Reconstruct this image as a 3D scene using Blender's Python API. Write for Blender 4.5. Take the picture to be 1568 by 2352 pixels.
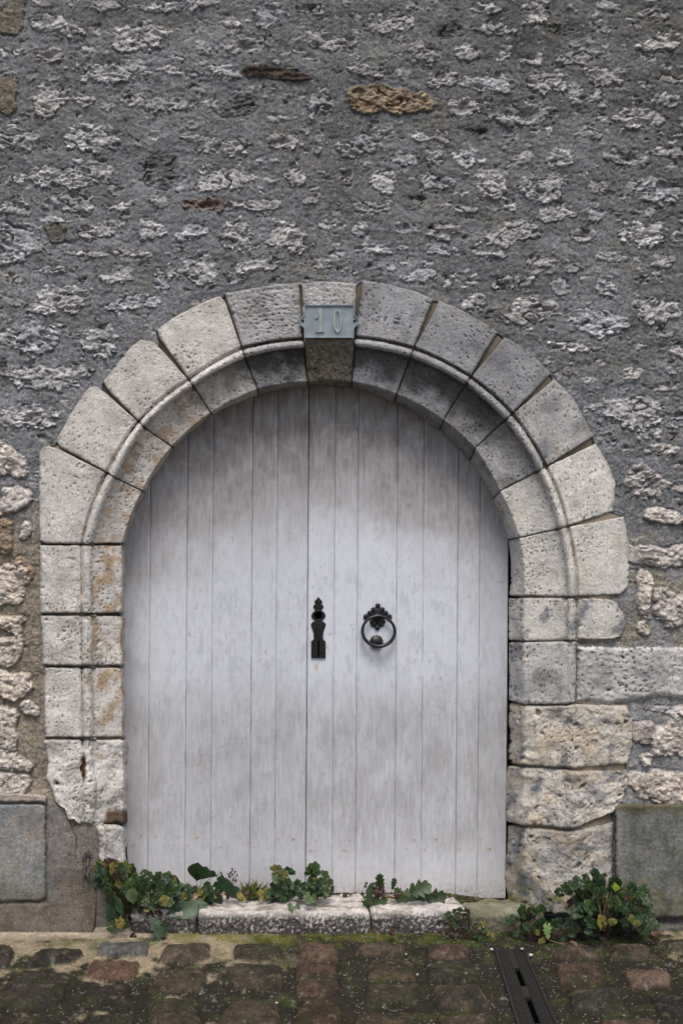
import bpy, bmesh, math, random
import numpy as np

for o in list(bpy.data.objects): bpy.data.objects.remove(o, do_unlink=True)
scene = bpy.context.scene
C = scene.collection
rnd = random.Random(11)

# ---------------------------------------------------------------- camera, world, sun, exposure
S, D, VX, VY = 675.0, 3.5, 500.0, 1050.0        # picture units per metre on the wall face, distance, vanishing point
F = S * D
X0, BASE = 726.0, 2130.0                        # door centre and ground line
CAMX, CAMZ = (VX - X0) / S, (BASE - VY) / S
cam = bpy.data.objects.new('camera', bpy.data.cameras.new('camera'))
C.objects.link(cam)
cam.location = (CAMX, -D, CAMZ)
cam.rotation_euler = (math.radians(90), 0, 0)
cam.data.sensor_fit = 'VERTICAL'; cam.data.sensor_height = 24.0
cam.data.lens = 24.0 * F / 2352.0
cam.data.shift_x = (784 - VX) / 2352.0
cam.data.shift_y = -(1176 - VY) / 2352.0
cam.data.clip_start = 0.05; cam.data.clip_end = 500
scene.camera = cam

SUN_EL, SUN_ROT = math.radians(64), math.radians(172)
w = bpy.data.worlds.new('World'); scene.world = w; w.use_nodes = True
nt = w.node_tree
bg = nt.nodes['Background']; bg.inputs['Strength'].default_value = 0.105
sky = nt.nodes.new('ShaderNodeTexSky'); sky.sky_type = 'NISHITA'; sky.sun_disc = False
sky.sun_elevation = SUN_EL; sky.sun_rotation = SUN_ROT
sky.air_density = 1.0; sky.dust_density = 4.0; sky.ozone_density = 1.0
nt.links.new(sky.outputs[0], bg.inputs[0])
sun = bpy.data.objects.new('sun', bpy.data.lights.new('sun', 'SUN')); C.objects.link(sun)
sun.data.energy = 1.45; sun.data.angle = math.radians(22); sun.data.color = (1.0, 0.965, 0.93)
sun.rotation_euler = (math.radians(90) - SUN_EL, 0, math.radians(-8))
sun.location = (0, -6, 8)
scene.view_settings.view_transform = 'Standard'; scene.view_settings.look = 'None'
scene.view_settings.gamma = 1.0; scene.view_settings.use_curve_mapping = False
scene.view_settings.exposure = 0.58

# ---------------------------------------------------------------- maths helpers
def P(px, py, y):
    """world point at depth y seen at picture position px, py"""
    k = (D + y) / F
    return np.stack(np.broadcast_arrays(CAMX + (np.asarray(px, float) - VX) * k, np.asarray(y, float),
                                        CAMZ - (np.asarray(py, float) - VY) * k), -1)
def G(px, py, z=0.0):
    """world point at height z seen at picture position px, py"""
    dist = F * (CAMZ - z) / (py - VY)
    return (CAMX + (px - VX) * dist / F, dist - D, z)

_r = np.random.RandomState(5)
_perm = _r.permutation(256); _perm = np.concatenate([_perm, _perm, _perm])
_ang = _r.rand(256) * 2 * np.pi; _gx, _gy = np.cos(_ang), np.sin(_ang)
def perlin(x, y, seed=0):
    x = np.asarray(x, float) + seed * 17.37; y = np.asarray(y, float) + seed * 9.71
    xi = np.floor(x).astype(int); yi = np.floor(y).astype(int)
    xf, yf = x - xi, y - yi; xi &= 255; yi &= 255
    u = xf * xf * xf * (xf * (xf * 6 - 15) + 10); v = yf * yf * yf * (yf * (yf * 6 - 15) + 10)
    def g(ix, iy, dx, dy):
        h = _perm[_perm[ix & 255] + (iy & 255)]
        return _gx[h] * dx + _gy[h] * dy
    a = g(xi, yi, xf, yf); b = g(xi + 1, yi, xf - 1, yf)
    c = g(xi, yi + 1, xf, yf - 1); d = g(xi + 1, yi + 1, xf - 1, yf - 1)
    return ((a + u * (b - a)) * (1 - v) + (c + u * (d - c)) * v) * 1.5
def fbm(x, y, lam, oct=4, seed=0, gain=0.5, ax=1.0):
    t = 0; a = 1.0; s = 0
    for k in range(oct):
        f = 2.0 ** k / lam
        t = t + a * perlin(x * f / ax, y * f, seed + k * 3); s += a; a *= gain
    return t / s
def ridge(x, y, lam, oct=3, seed=0, ax=1.0):
    t = 0; a = 1.0; s = 0
    for k in range(oct):
        f = 2.0 ** k / lam
        t = t + a * (1 - 2.2 * np.abs(perlin(x * f / ax, y * f, seed + k * 3))); s += a; a *= 0.55
    return t / s
def sst(a, b, x):
    t = np.clip((x - a) / (b - a), 0, 1); return t * t * (3 - 2 * t)
def mix(a, b, t):
    return a + (b - a) * t
def lin(r, g, b):
    f = lambda c: (c / 255 / 12.92) if c / 255 <= 0.04045 else ((c / 255 + 0.055) / 1.055) ** 2.4
    return np.array([f(r), f(g), f(b)])

# ---------------------------------------------------------------- object helpers
def tag(o, label=None, cat=None, group=None, kind=None):
    if label: o['label'] = label
    if cat: o['category'] = cat
    if group: o['group'] = group
    if kind: o['kind'] = kind
    return o
def empty(name, loc, label=None, cat=None, group=None, kind=None):
    o = bpy.data.objects.new(name, None); C.objects.link(o); o.location = loc
    o.empty_display_size = 0.1
    return tag(o, label, cat, group, kind)
def base_loc(o):
    v = np.zeros(3)
    while o is not None:
        v += np.array(o.location); o = o.parent
    return v
def mesh(name, V, Fc, mat, parent=None, col=None, msk=None, smooth=True, loc=(0, 0, 0)):
    """V in world coordinates; stored relative to loc / the parent"""
    V = np.asarray(V, float).reshape(-1, 3)
    o = bpy.data.objects.new(name, bpy.data.meshes.new(name)); C.objects.link(o)
    off = np.array(loc, float)
    if parent is not None:
        o.parent = parent; off = base_loc(parent)
    else:
        o.location = loc
    V = V - off
    me = o.data
    if isinstance(Fc, np.ndarray):
        n = Fc.shape[1]
        me.vertices.add(len(V)); me.vertices.foreach_set('co', V.ravel().astype(np.float32))
        me.loops.add(Fc.size); me.loops.foreach_set('vertex_index', Fc.ravel().astype(np.int32))
        me.polygons.add(len(Fc)); me.polygons.foreach_set('loop_start', (np.arange(len(Fc)) * n).astype(np.int32))
        me.update(calc_edges=True)
    else:
        me.from_pydata([tuple(v) for v in V], [], Fc)
    if smooth: me.polygons.foreach_set('use_smooth', [True] * len(me.polygons))
    if col is not None:
        a = me.color_attributes.new('Col', 'FLOAT_COLOR', 'POINT')
        c = np.ones((len(V), 4), np.float32); c[:, :3] = np.broadcast_to(col, (len(V), 3))
        a.data.foreach_set('color', c.ravel())
    if msk is not None:
        a = me.attributes.new('msk', 'FLOAT', 'POINT')
        a.data.foreach_set('value', np.broadcast_to(msk, (len(V),)).astype(np.float32).copy())
    me.materials.append(mat); me.validate(); me.update()
    return o
def gridfaces(nr, nc):
    i = np.arange(nr * nc).reshape(nr, nc)
    return np.stack([i[:-1, :-1], i[1:, :-1], i[1:, 1:], i[:-1, 1:]], -1).reshape(-1, 4)
def submesh(V, Fc, sel, col, msk):
    f = Fc[sel]; u, inv = np.unique(f.ravel(), return_inverse=True)
    return V[u], inv.reshape(f.shape), (None if col is None else col[u]), (None if msk is None else msk[u])

# ---------------------------------------------------------------- materials
def newmat(name, rough=0.9, spec=0.3):
    m = bpy.data.materials.new(name); m.use_nodes = True
    n = m.node_tree; b = n.nodes['Principled BSDF']
    b.inputs['Roughness'].default_value = rough
    b.inputs['Specular IOR Level'].default_value = spec
    return m, n, b
def N(nt, t, **k):
    n = nt.nodes.new(t)
    for a, v in k.items():
        if a in n.inputs.keys() if hasattr(n.inputs, 'keys') else False: n.inputs[a].default_value = v
        else: setattr(n, a, v)
    return n
def noise(nt, vec, scale, detail=6, rough=0.6):
    n = nt.nodes.new('ShaderNodeTexNoise'); n.inputs['Scale'].default_value = scale
    n.inputs['Detail'].default_value = detail; n.inputs['Roughness'].default_value = rough
    nt.links.new(vec, n.inputs['Vector']); return n.outputs['Fac']
def ramp(nt, fac, stops):
    r = nt.nodes.new('ShaderNodeValToRGB')
    while len(r.color_ramp.elements) > 1: r.color_ramp.elements.remove(r.color_ramp.elements[-1])
    for i, (p, c) in enumerate(stops):
        e = r.color_ramp.elements[0] if i == 0 else r.color_ramp.elements.new(p)
        e.position = p; e.color = (c, c, c, 1) if np.isscalar(c) else (*c, 1)
    nt.links.new(fac, r.inputs['Fac']); return r.outputs['Color']
def mixc(nt, typ, fac, a, b):
    m = nt.nodes.new('ShaderNodeMix'); m.data_type = 'RGBA'; m.blend_type = typ
    for s, v in ((0, fac), (6, a), (7, b)):
        if isinstance(v, (int, float)): m.inputs[s].default_value = v if s == 0 else (v, v, v, 1)
        elif isinstance(v, (tuple, list, np.ndarray)): m.inputs[s].default_value = (*v, 1)
        else: nt.links.new(v, m.inputs[s])
    return m.outputs[2]
def math_(nt, op, a, b):
    m = nt.nodes.new('ShaderNodeMath'); m.operation = op
    for s, v in ((0, a), (1, b)):
        if isinstance(v, (int, float)): m.inputs[s].default_value = v
        else: nt.links.new(v, m.inputs[s])
    return m.outputs[0]
def bump(nt, b, height, strength, dist):
    n = nt.nodes.new('ShaderNodeBump'); n.inputs['Strength'].default_value = strength
    n.inputs['Distance'].default_value = dist
    nt.links.new(height, n.inputs['Height']); nt.links.new(n.outputs[0], b.inputs['Normal'])
def coords(nt):
    return nt.nodes.new('ShaderNodeTexCoord').outputs['Object']
def attr(nt, name):
    a = nt.nodes.new('ShaderNodeAttribute'); a.attribute_name = name; return a

def masonry_material(name, grain=0.5, white=0.6, pit=0.6, pitcol=(0.10, 0.075, 0.05), rough=0.92, bs=0.9):
    """stone or mortar whose large colour areas come with the mesh; grain, grit and pits are made here"""
    m, n, b = newmat(name, rough, 0.25)
    co = coords(n); at = attr(n, 'Col'); mk = attr(n, 'msk').outputs['Fac']
    f1 = noise(n, co, 55, 8, 0.72); f2 = noise(n, co, 230, 5, 0.7); f3 = noise(n, co, 14, 6, 0.65)
    g = ramp(n, f1, [(0.28, 1 - grain * 0.75), (0.5, 1.0), (0.74, 1 + grain * 0.75)])
    g2 = ramp(n, f2, [(0.3, 1 - grain * 0.6), (0.5, 1.0), (0.72, 1 + grain * 0.7)])
    g3 = ramp(n, f3, [(0.3, 0.80), (0.55, 1.04), (0.75, 1.16)])
    c = mixc(n, 'MULTIPLY', 1.0, at.outputs['Color'], g)
    c = mixc(n, 'MULTIPLY', 1.0, c, g2); c = mixc(n, 'MULTIPLY', 1.0, c, g3)
    # pale grit in the mortar (msk = 0)
    vo = n.nodes.new('ShaderNodeTexVoronoi'); vo.inputs['Scale'].default_value = 125; n.links.new(co, vo.inputs['Vector'])
    sp = ramp(n, vo.outputs['Distance'], [(0.16, 1.0), (0.30, 0.0)])
    gate = ramp(n, vo.outputs['Color'], [(0.62, 0.0), (0.70, 1.0)])
    sp = math_(n, 'MULTIPLY', sp, gate)
    inv = math_(n, 'SUBTRACT', 1.0, mk)
    c = mixc(n, 'MIX', math_(n, 'MULTIPLY', math_(n, 'MULTIPLY', sp, inv), white), c, (0.52, 0.51, 0.49))
    # pits in the stone (msk = 1)
    mp = n.nodes.new('ShaderNodeMapping'); mp.inputs['Scale'].default_value = (1, 1, 1.9); mp.inputs['Rotation'].default_value = (0, .35, 0)
    n.links.new(co, mp.inputs['Vector'])
    pn = noise(n, mp.outputs[0], 105, 3, 0.55)
    pg = noise(n, co, 9, 3, 0.5)
    pf = math_(n, 'MULTIPLY', ramp(n, pn, [(0.60, 0.0), (0.68, 1.0)]), ramp(n, pg, [(0.42, 0.15), (0.62, 1.0)]))
    pf = math_(n, 'MULTIPLY', pf, mk)
    c = mixc(n, 'MIX', math_(n, 'MULTIPLY', pf, pit), c, pitcol)
    n.links.new(c, b.inputs['Base Color'])
    h = math_(n, 'ADD', math_(n, 'MULTIPLY', f1, 1.0), math_(n, 'MULTIPLY', f2, 0.45))
    h = math_(n, 'SUBTRACT', h, math_(n, 'MULTIPLY', pf, 0.7))
    h = math_(n, 'ADD', h, math_(n, 'MULTIPLY', math_(n, 'MULTIPLY', sp, inv), 0.35))
    bump(n, b, h, bs, 0.006)
    return m
M_wall = masonry_material('weathered_rubble_masonry', grain=0.62, white=0.55, pit=0.35, bs=1.0)
M_ashlar = masonry_material('weathered_limestone', grain=0.30, white=0.0, pit=0.75, bs=0.75)
M_cement = masonry_material('cement_render', grain=0.36, white=0.35, pit=0.25, bs=0.45)
M_pave = masonry_material('worn_cobble_stone', grain=0.65, white=0.75, pit=0.3, rough=0.78, bs=0.9)

def simple(name, col, rough, spec=0.4, nscale=60, namt=0.25, bs=0.2, metallic=0.0, bd=0.001):
    m, n, b = newmat(name, rough, spec); co = coords(n)
    f = noise(n, co, nscale, 6, 0.65)
    g = ramp(n, f, [(0.3, 1 - namt), (0.5, 1.0), (0.7, 1 + namt)])
    n.links.new(mixc(n, 'MULTIPLY', 1.0, tuple(col), g), b.inputs['Base Color'])
    b.inputs['Metallic'].default_value = metallic
    bump(n, b, f, bs, bd); return m
M_iron = simple('black_painted_iron', (0.014, 0.015, 0.017), 0.36, 0.5, 90, 0.7, 0.7)
M_black = simple('painted_hole_dark', (0.002, 0.002, 0.002), 1.0, 0.0)  # flat black standing in for the dark inside holes
M_plate = simple('blue_grey_painted_metal', lin(140, 151, 157) * 0.95, 0.5, 0.45, 28, 0.22, 0.25)
M_digit = simple('lightened_plate_digit', lin(154, 162, 158) * 0.95, 0.5, 0.45, 60, 0.3, 0.25)  # paler than the plate: contrast from shading painted into the digit colour
M_drain = simple('black_drain_plastic', (0.017, 0.016, 0.013), 0.75, 0.4, 200, 0.6, 0.5)
M_backing = simple('dark_gap_backing', (0.03, 0.025, 0.02), 0.9, 0.2)
M_nail = simple('rusty_nail', (0.20, 0.08, 0.02), 0.9, 0.2, 300, 0.5)

def door_material():
    m, n, b = newmat('weathered_white_paint', 0.55, 0.35)
    co = coords(n); at = attr(n, 'Col')
    mp = n.nodes.new('ShaderNodeMapping'); mp.inputs['Scale'].default_value = (1, 1, 0.16); n.links.new(co, mp.inputs['Vector'])
    f = noise(n, mp.outputs[0], 110, 6, 0.7); f2 = noise(n, co, 45, 7, 0.7)
    c = mixc(n, 'MULTIPLY', 1.0, at.outputs['Color'], ramp(n, f, [(0.28, 0.86), (0.45, 1.0), (0.7, 1.04)]))
    c = mixc(n, 'MULTIPLY', 1.0, c, ramp(n, f2, [(0.27, 0.84), (0.42, 1.0), (0.75, 1.05)]))
    sp = noise(n, co, 160, 2, 0.5)
    c = mixc(n, 'MIX', math_(n, 'MULTIPLY', ramp(n, sp, [(0.70, 0.0), (0.76, 1.0)]), 0.55), c, (0.16, 0.15, 0.15))
    n.links.new(c, b.inputs['Base Color'])
    bump(n, b, math_(n, 'ADD', f, math_(n, 'MULTIPLY', f2, 0.6)), 0.35, 0.002)
    return m
M_door = door_material()
def leaf_material():
    m, n, b = newmat('leaf', 0.5, 0.4); co = coords(n); at = attr(n, 'Col')
    f = noise(n, co, 90, 5, 0.6)
    c = mixc(n, 'MULTIPLY', 1.0, at.outputs['Color'], ramp(n, f, [(0.3, 0.65), (0.5, 1.0), (0.75, 1.35)]))
    n.links.new(c, b.inputs['Base Color'])
    b.inputs['Transmission Weight'].default_value = 0.0
    b.inputs['Subsurface Weight'].default_value = 0.0
    bump(n, b, f, 0.3, 0.002); return m
M_leaf = leaf_material()

# ---------------------------------------------------------------- arch geometry (picture units)
CB = (754.0, 1340.0)          # centre of the bead ring
# joints: outer, bead outer, bead inner, front inner edge, back inner edge at the door
JT = {
 0: ((92,1250),(190,1250),(214,1250),(280,1248),(287,1248)),
 1: ((120,1022),(249,1088),(268,1100),(326,1128),(334,1133)),
 2: ((233,888),(320,970),(333,984),(394,1026),(401,1031)),
 3: ((364,788),(435,874),(446,890),(484,948),(488,955)),
 4: ((514,678),(557,803),(564,826),(591,893),(594,907)),
 5: ((690,652),(697,782),(700,802),(706,876),(709,889)),
 6: ((824,648),(814,778),(813,800),(808,876),(806,891)),
 7: ((1003,690),(949,803),(941,826),(911,905),(904,926)),
 8: ((1152,772),(1079,869),(1066,887),(1019,965),(1008,990)),
 9: ((1268,866),(1174,953),(1157,968),(1091,1030),(1077,1060)),
 10: ((1365,1010),(1251,1074),(1232,1085),(1148,1128),(1130,1146)),
 11: ((1406,1178),(1300,1210),(1280,1216),(1192,1236),(1166,1240)),
 12: ((1440,1371),(1322,1371),(1302,1371),(1203,1369),(1169,1369)),
}
OUT = {  # traced outer edges
 0: [(92,1250),(90,1150),(90,1040),(98,1028),(118,1022)],
 1: [(124,1020),(150,975),(175,930),(205,890),(222,888),(232,893)],
 2: [(233,882),(262,845),(300,798),(322,780),(345,782),(362,792)],
 3: [(355,762),(400,728),(455,700),(490,684),(514,679)],
 4: [(515,674),(570,664),(640,652),(688,650)],
 5: [(692,652),(730,646),(780,648),(820,652)],
 6: [(829,643),(880,650),(950,668),(1000,689)],
 7: [(1005,689),(1060,712),(1110,742),(1147,765)],
 8: [(1158,774),(1205,800),(1240,832),(1266,860)],
 9: [(1272,870),(1314,913),(1340,960),(1364,1004)],
 10: [(1367,1018),(1396,1066),(1413,1108),(1411,1150),(1407,1176)],
 11: [(1432,1186),(1443,1240),(1446,1290),(1443,1345),(1425,1366)],
}
def polar_lerp(p, q, u, c=CB):
    a0 = math.atan2(p[1]-c[1], p[0]-c[0]); a1 = math.atan2(q[1]-c[1], q[0]-c[0])
    if a1 - a0 > math.pi: a0 += 2*math.pi
    if a0 - a1 > math.pi: a1 += 2*math.pi
    r0 = math.hypot(p[0]-c[0], p[1]-c[1]); r1 = math.hypot(q[0]-c[0], q[1]-c[1])
    a = a0 + (a1-a0)*u; r = r0 + (r1-r0)*u
    return np.stack([c[0]+r*np.cos(a), c[1]+r*np.sin(a)], -1)
def resample(pl, u):
    pl = np.array(pl, float); s = np.r_[0, np.cumsum(np.hypot(*np.diff(pl, axis=0).T))]; s /= s[-1]
    return np.stack([np.interp(u, s, pl[:, 0]), np.interp(u, s, pl[:, 1])], -1)
def lerp2(p, q, u):
    p = np.array(p, float); q = np.array(q, float); return p[None] + (q-p)[None]*u[:, None]

YF, YK = 0.045, 0.165         # depth of the front inner edge and of the door face
# stones: curves(u) -> five (n,2) arrays
stones = []
for k in range(12):
    def cv(u, k=k):
        a, b = JT[k], JT[k+1]
        o = resample(OUT[k], u)
        # keep outer ends near their joints
        return [o] + [polar_lerp(a[j], b[j], u, CB if j < 3 else (738, 1338)) for j in (1, 2, 3, 4)]
    stones.append(dict(cv=cv, kind='arch', k=k))
def joint_wave(x, y):
    y = round(y/10)
    if y in (161, 162): return 8*np.sin((x-1170)/50)+3*np.sin(x/17)
    if y in (175, 176): return 10*np.sin((x-1190)/85)+3*np.sin(x/23)
    if y in (189, 190): return 10*np.sin((x-1200)/75)-26*sst(1300, 1420, x)+3*np.sin(x/19)
    if y == 147: return 4*np.sin((x-1150)/60)
    return 0*x
def jamb(y0, y1, o0, o1, outp=None, left=True, yi=None, **kw):
    def cv(u):
        yy0, yy1 = (y0, y1)
        yo = resample(outp, u) if outp else lerp2((o0, y0), (o1, y1), u)
        if left:
            b = lambda x, y: (x, y)
            sh = lambda y: max(0, (y-1500)) * 0.012
            return [yo] + [lerp2((x+sh(y0), y0), (x+sh(y1), y1), u) for x in kw.get('cols', (190,212,279,286))]
        sh = lambda y: -max(0, (y-1500)) * 0.006
        cc = kw.get('cols', (1321, 1301, 1203, 1169))
        if kw.get('foot'):
            pass
        cols = [yo] + [lerp2((x+sh(y0), y0), (x+sh(y1), y1), u) for x in cc]
        if kw.get('foot'): cols[3][:, 0] += 26*u**3; cols[2][:, 0] += 10*u**3; cols[4][:, 0] += 6*u**3
        for c in cols:
            c[:, 1] += (1-u)**2*joint_wave(c[:, 0], y0)+u**2*joint_wave(c[:, 0], y1)
        return cols
    return dict(cv=cv, kind='left' if left else 'right', **{a: b for a, b in kw.items() if a != 'cols'})
# left jamb, listed upwards so that u runs the same way as in the arch
LJ = [jamb(2150, 1990, 215, 228, outp=[(212,2150),(222,2050),(228,1990)], rough=1.6, nobead=True, cols=(236,244,279,286), dark=True),
      jamb(1986, 1897, 228, 222, outp=[(228,1986),(226,1930),(222,1897)], rough=2.0, nobead=True, cols=(232,240,279,286)),
      jamb(1893, 1699, 200, 100, outp=[(182,1893),(170,1878),(158,1880),(149,1856),(126,1842),(119,1815),(106,1790),(110,1750),(100,1699)], rough=2.2),
      jamb(1695, 1534, 102, 97, outp=[(104,1695),(101,1640),(102,1580),(104,1534)], rough=1.3),
      jamb(1530, 1414, 96, 93, outp=[(98,1530),(96,1500),(97,1470),(93,1414)], rough=1.6),
      jamb(1410, 1252, 93, 92, outp=[(94,1410),(92,1360),(93,1300),(91,1252)], rough=1.3)]
RJ = [jamb(1373, 1470, 1430, 1430, outp=[(1400,1376),(1415,1383),(1434,1402),(1436,1440),(1428,1464),(1400,1472)], left=False, rough=1.3),
      jamb(1472, 1612, 1322, 1322, outp=[(1320,1476),(1322,1540),(1318,1600)], left=False, rough=1.3, nobead=True, short=True),
      jamb(1614, 1755, 1450, 1445, outp=[(1440,1626),(1452,1660),(1450,1720),(1440,1755)], left=False, rough=2.2, nobead=True),
      jamb(1759, 1896, 1430, 1405, outp=[(1440,1768),(1442,1800),(1430,1850),(1405,1890)], left=False, rough=2.4, nobead=True),
      jamb(1900, 2100, 1410, 1405, outp=[(1408,1912),(1408,1980),(1404,2050),(1392,2100)], left=False, rough=2.4, nobead=True, foot=True,
           cols=(1345, 1310, 1206, 1168))]
stones = LJ + stones + RJ

# ================================================================ THE RUBBLE WALL (height field)
def axis(lo, hi, a, b, fine, grow=1.09, top=26):
    fineax = list(np.arange(a, b, fine))
    s = fine; x = a; left = []
    while x > lo: s = min(s*grow, top); x -= s; left.append(x)
    s = fine; x = fineax[-1]; right = []
    while x < hi: s = min(s*grow, top); x += s; right.append(x)
    return np.array(left[::-1] + fineax + right)
ax_x = axis(-1900, 3500, -20, 1590, 2.3)
ax_y = axis(-1500, 2170, -20, 2150, 2.3)
WX, WY = np.meshgrid(ax_x, ax_y)
nzA = fbm(WX, WY, 46, 3, 1); nzB = fbm(WX, WY, 15, 3, 2); nzC = fbm(WX, WY, 300, 3, 3)
rid = ridge(WX, WY, 13, 3, 4, ax=2.3); rid2 = ridge(WX, WY, 26, 3, 8, ax=1.8)
fine = fbm(WX, WY, 7.5, 2, 6, ax=1.2)
wpx, wpy = 9*fbm(WX, WY, 40, 3, 14), 7*fbm(WX, WY, 34, 3, 15)
fl1 = fbm(WX+wpx, WY+wpy, 26, 4, 16, gain=.66, ax=1.45); fl2 = fbm(WX-wpx, WY+wpy, 13, 3, 17, gain=.65, ax=1.3)
shear = fbm(WX, WY, 90, 3, 12)
# mortar: lumpy trowelled surface
H = 0.008*fbm(WX, WY, 110, 5, 20, ax=1.7) + 0.003*nzB + 0.0020*fine + 0.0035*fbm(WX, WY, 40, 3, 22, ax=2.0)
grainy = fbm(WX, WY, 5.2, 2, 180, gain=.8)
H += .0007*grainy
frag = sst(.10, .34, fl1*.9+.35*fl2+.45*nzA-.10)*sst(-.5, .3, fbm(WX, WY, 170, 3, 181)+.25*sst(600, 1300, WX))
hol_ = sst(.16, .42, -fl1+.5*nzB)*sst(-.3, .3, fbm(WX, WY, 150, 3, 182))
frag = frag*.0+sst(.30, .42, fl1*.8+.4*fl2+.35*nzA)*sst(-.3, .35, fbm(WX, WY, 170, 3, 181)+.2*sst(600, 1300, WX)-.1)
hol_ = hol_*.7
def strata(lam, seed, ax, slope=.12):
    t = (WY+slope*WX+1.5*lam*fbm(WX, WY, lam*2.2, 3, seed, gain=.6, ax=ax)*1.6)/lam
    f = t-np.floor(t); return sst(0, .80, f)*(1-sst(.86, 1.0, f))
str1 = strata(19, 190, 1.7); str2 = strata(10, 193, 1.5, -.08)
strA = [str1, strata(24, 201, 1.2, -.35), strata(15, 204, 2.2, .30), strata(30, 207, 1.0, .55)]
hole = sst(.30, .42, fbm(WX, WY, 24, 2, 211, ax=1.8))*sst(-.2, .2, nzC+.1)
crev = sst(.86, .97, 1-np.abs(2.2*perlin(WX/62+.3*nzA, WY/26+.5*nzA, 196)))*sst(-.1, .25, fbm(WX, WY, 50, 2, 197))
gate = sst(-.16, .22, fbm(WX, WY, 42, 3, 199, ax=1.4))
H += .004*frag-.006*hol_
warm_left = sst(1050, 1300, WY)*sst(500, 100, WX)          # tan lime mortar low on the left
right_low = sst(1150, 1350, WY)*sst(1300, 1500, WX)
topdark = sst(900, 0, WY)*0.5 + sst(500, 1500, WX)*0.35  # staining plus a vignette falloff put into the mortar colour
mort = lin(134, 137, 142)[None, None]*np.ones(WX.shape + (1,))
mort = mix(mort, lin(88, 88, 87), np.clip(0.80*topdark + 0.45*nzC + 0.08, 0, .95)[..., None])
mort = mix(mort, lin(116, 114, 104), (sst(0.05, 0.5, fbm(WX, WY, 110, 4, 31))*0.45)[..., None])
mort = mix(mort, lin(142, 133, 119), np.clip(warm_left*1.0, 0, 1)[..., None])
mort = mix(mort, lin(150, 150, 152), (right_low*.75)[..., None])
mort = mix(mort, lin(150, 144, 118), (right_low*sst(-.1, .3, fbm(WX, WY, 90, 3, 216))*sst(1620, 1500, WY)*.7)[..., None])
mort = mix(mort, lin(150, 150, 146), (sst(0.25, 0.6, nzA + 0.5*nzB)*0.22)[..., None])
mort = mort*(1+.60*grainy+.10*nzB+.35*fine)[..., None]
mort = mix(mort, mort*np.array([1.06, 1.0, .90]), sst(-.2, .3, fbm(WX, WY, 12, 3, 185))[..., None])
mort = mix(mort, lin(176, 174, 172)*(1+.3*fl2)[..., None], (frag*.55)[..., None])
patch = fbm(WX, WY, 75, 4, 186, gain=.6, ax=1.8)
mort = mort*(1+.38*patch)[..., None]
mort = mix(mort, lin(70, 72, 72), (hol_*.5)[..., None])
COL = mort.copy(); MSK = np.zeros(WX.shape); SID = np.full(WX.shape, -1); MM = np.zeros(WX.shape)
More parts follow.
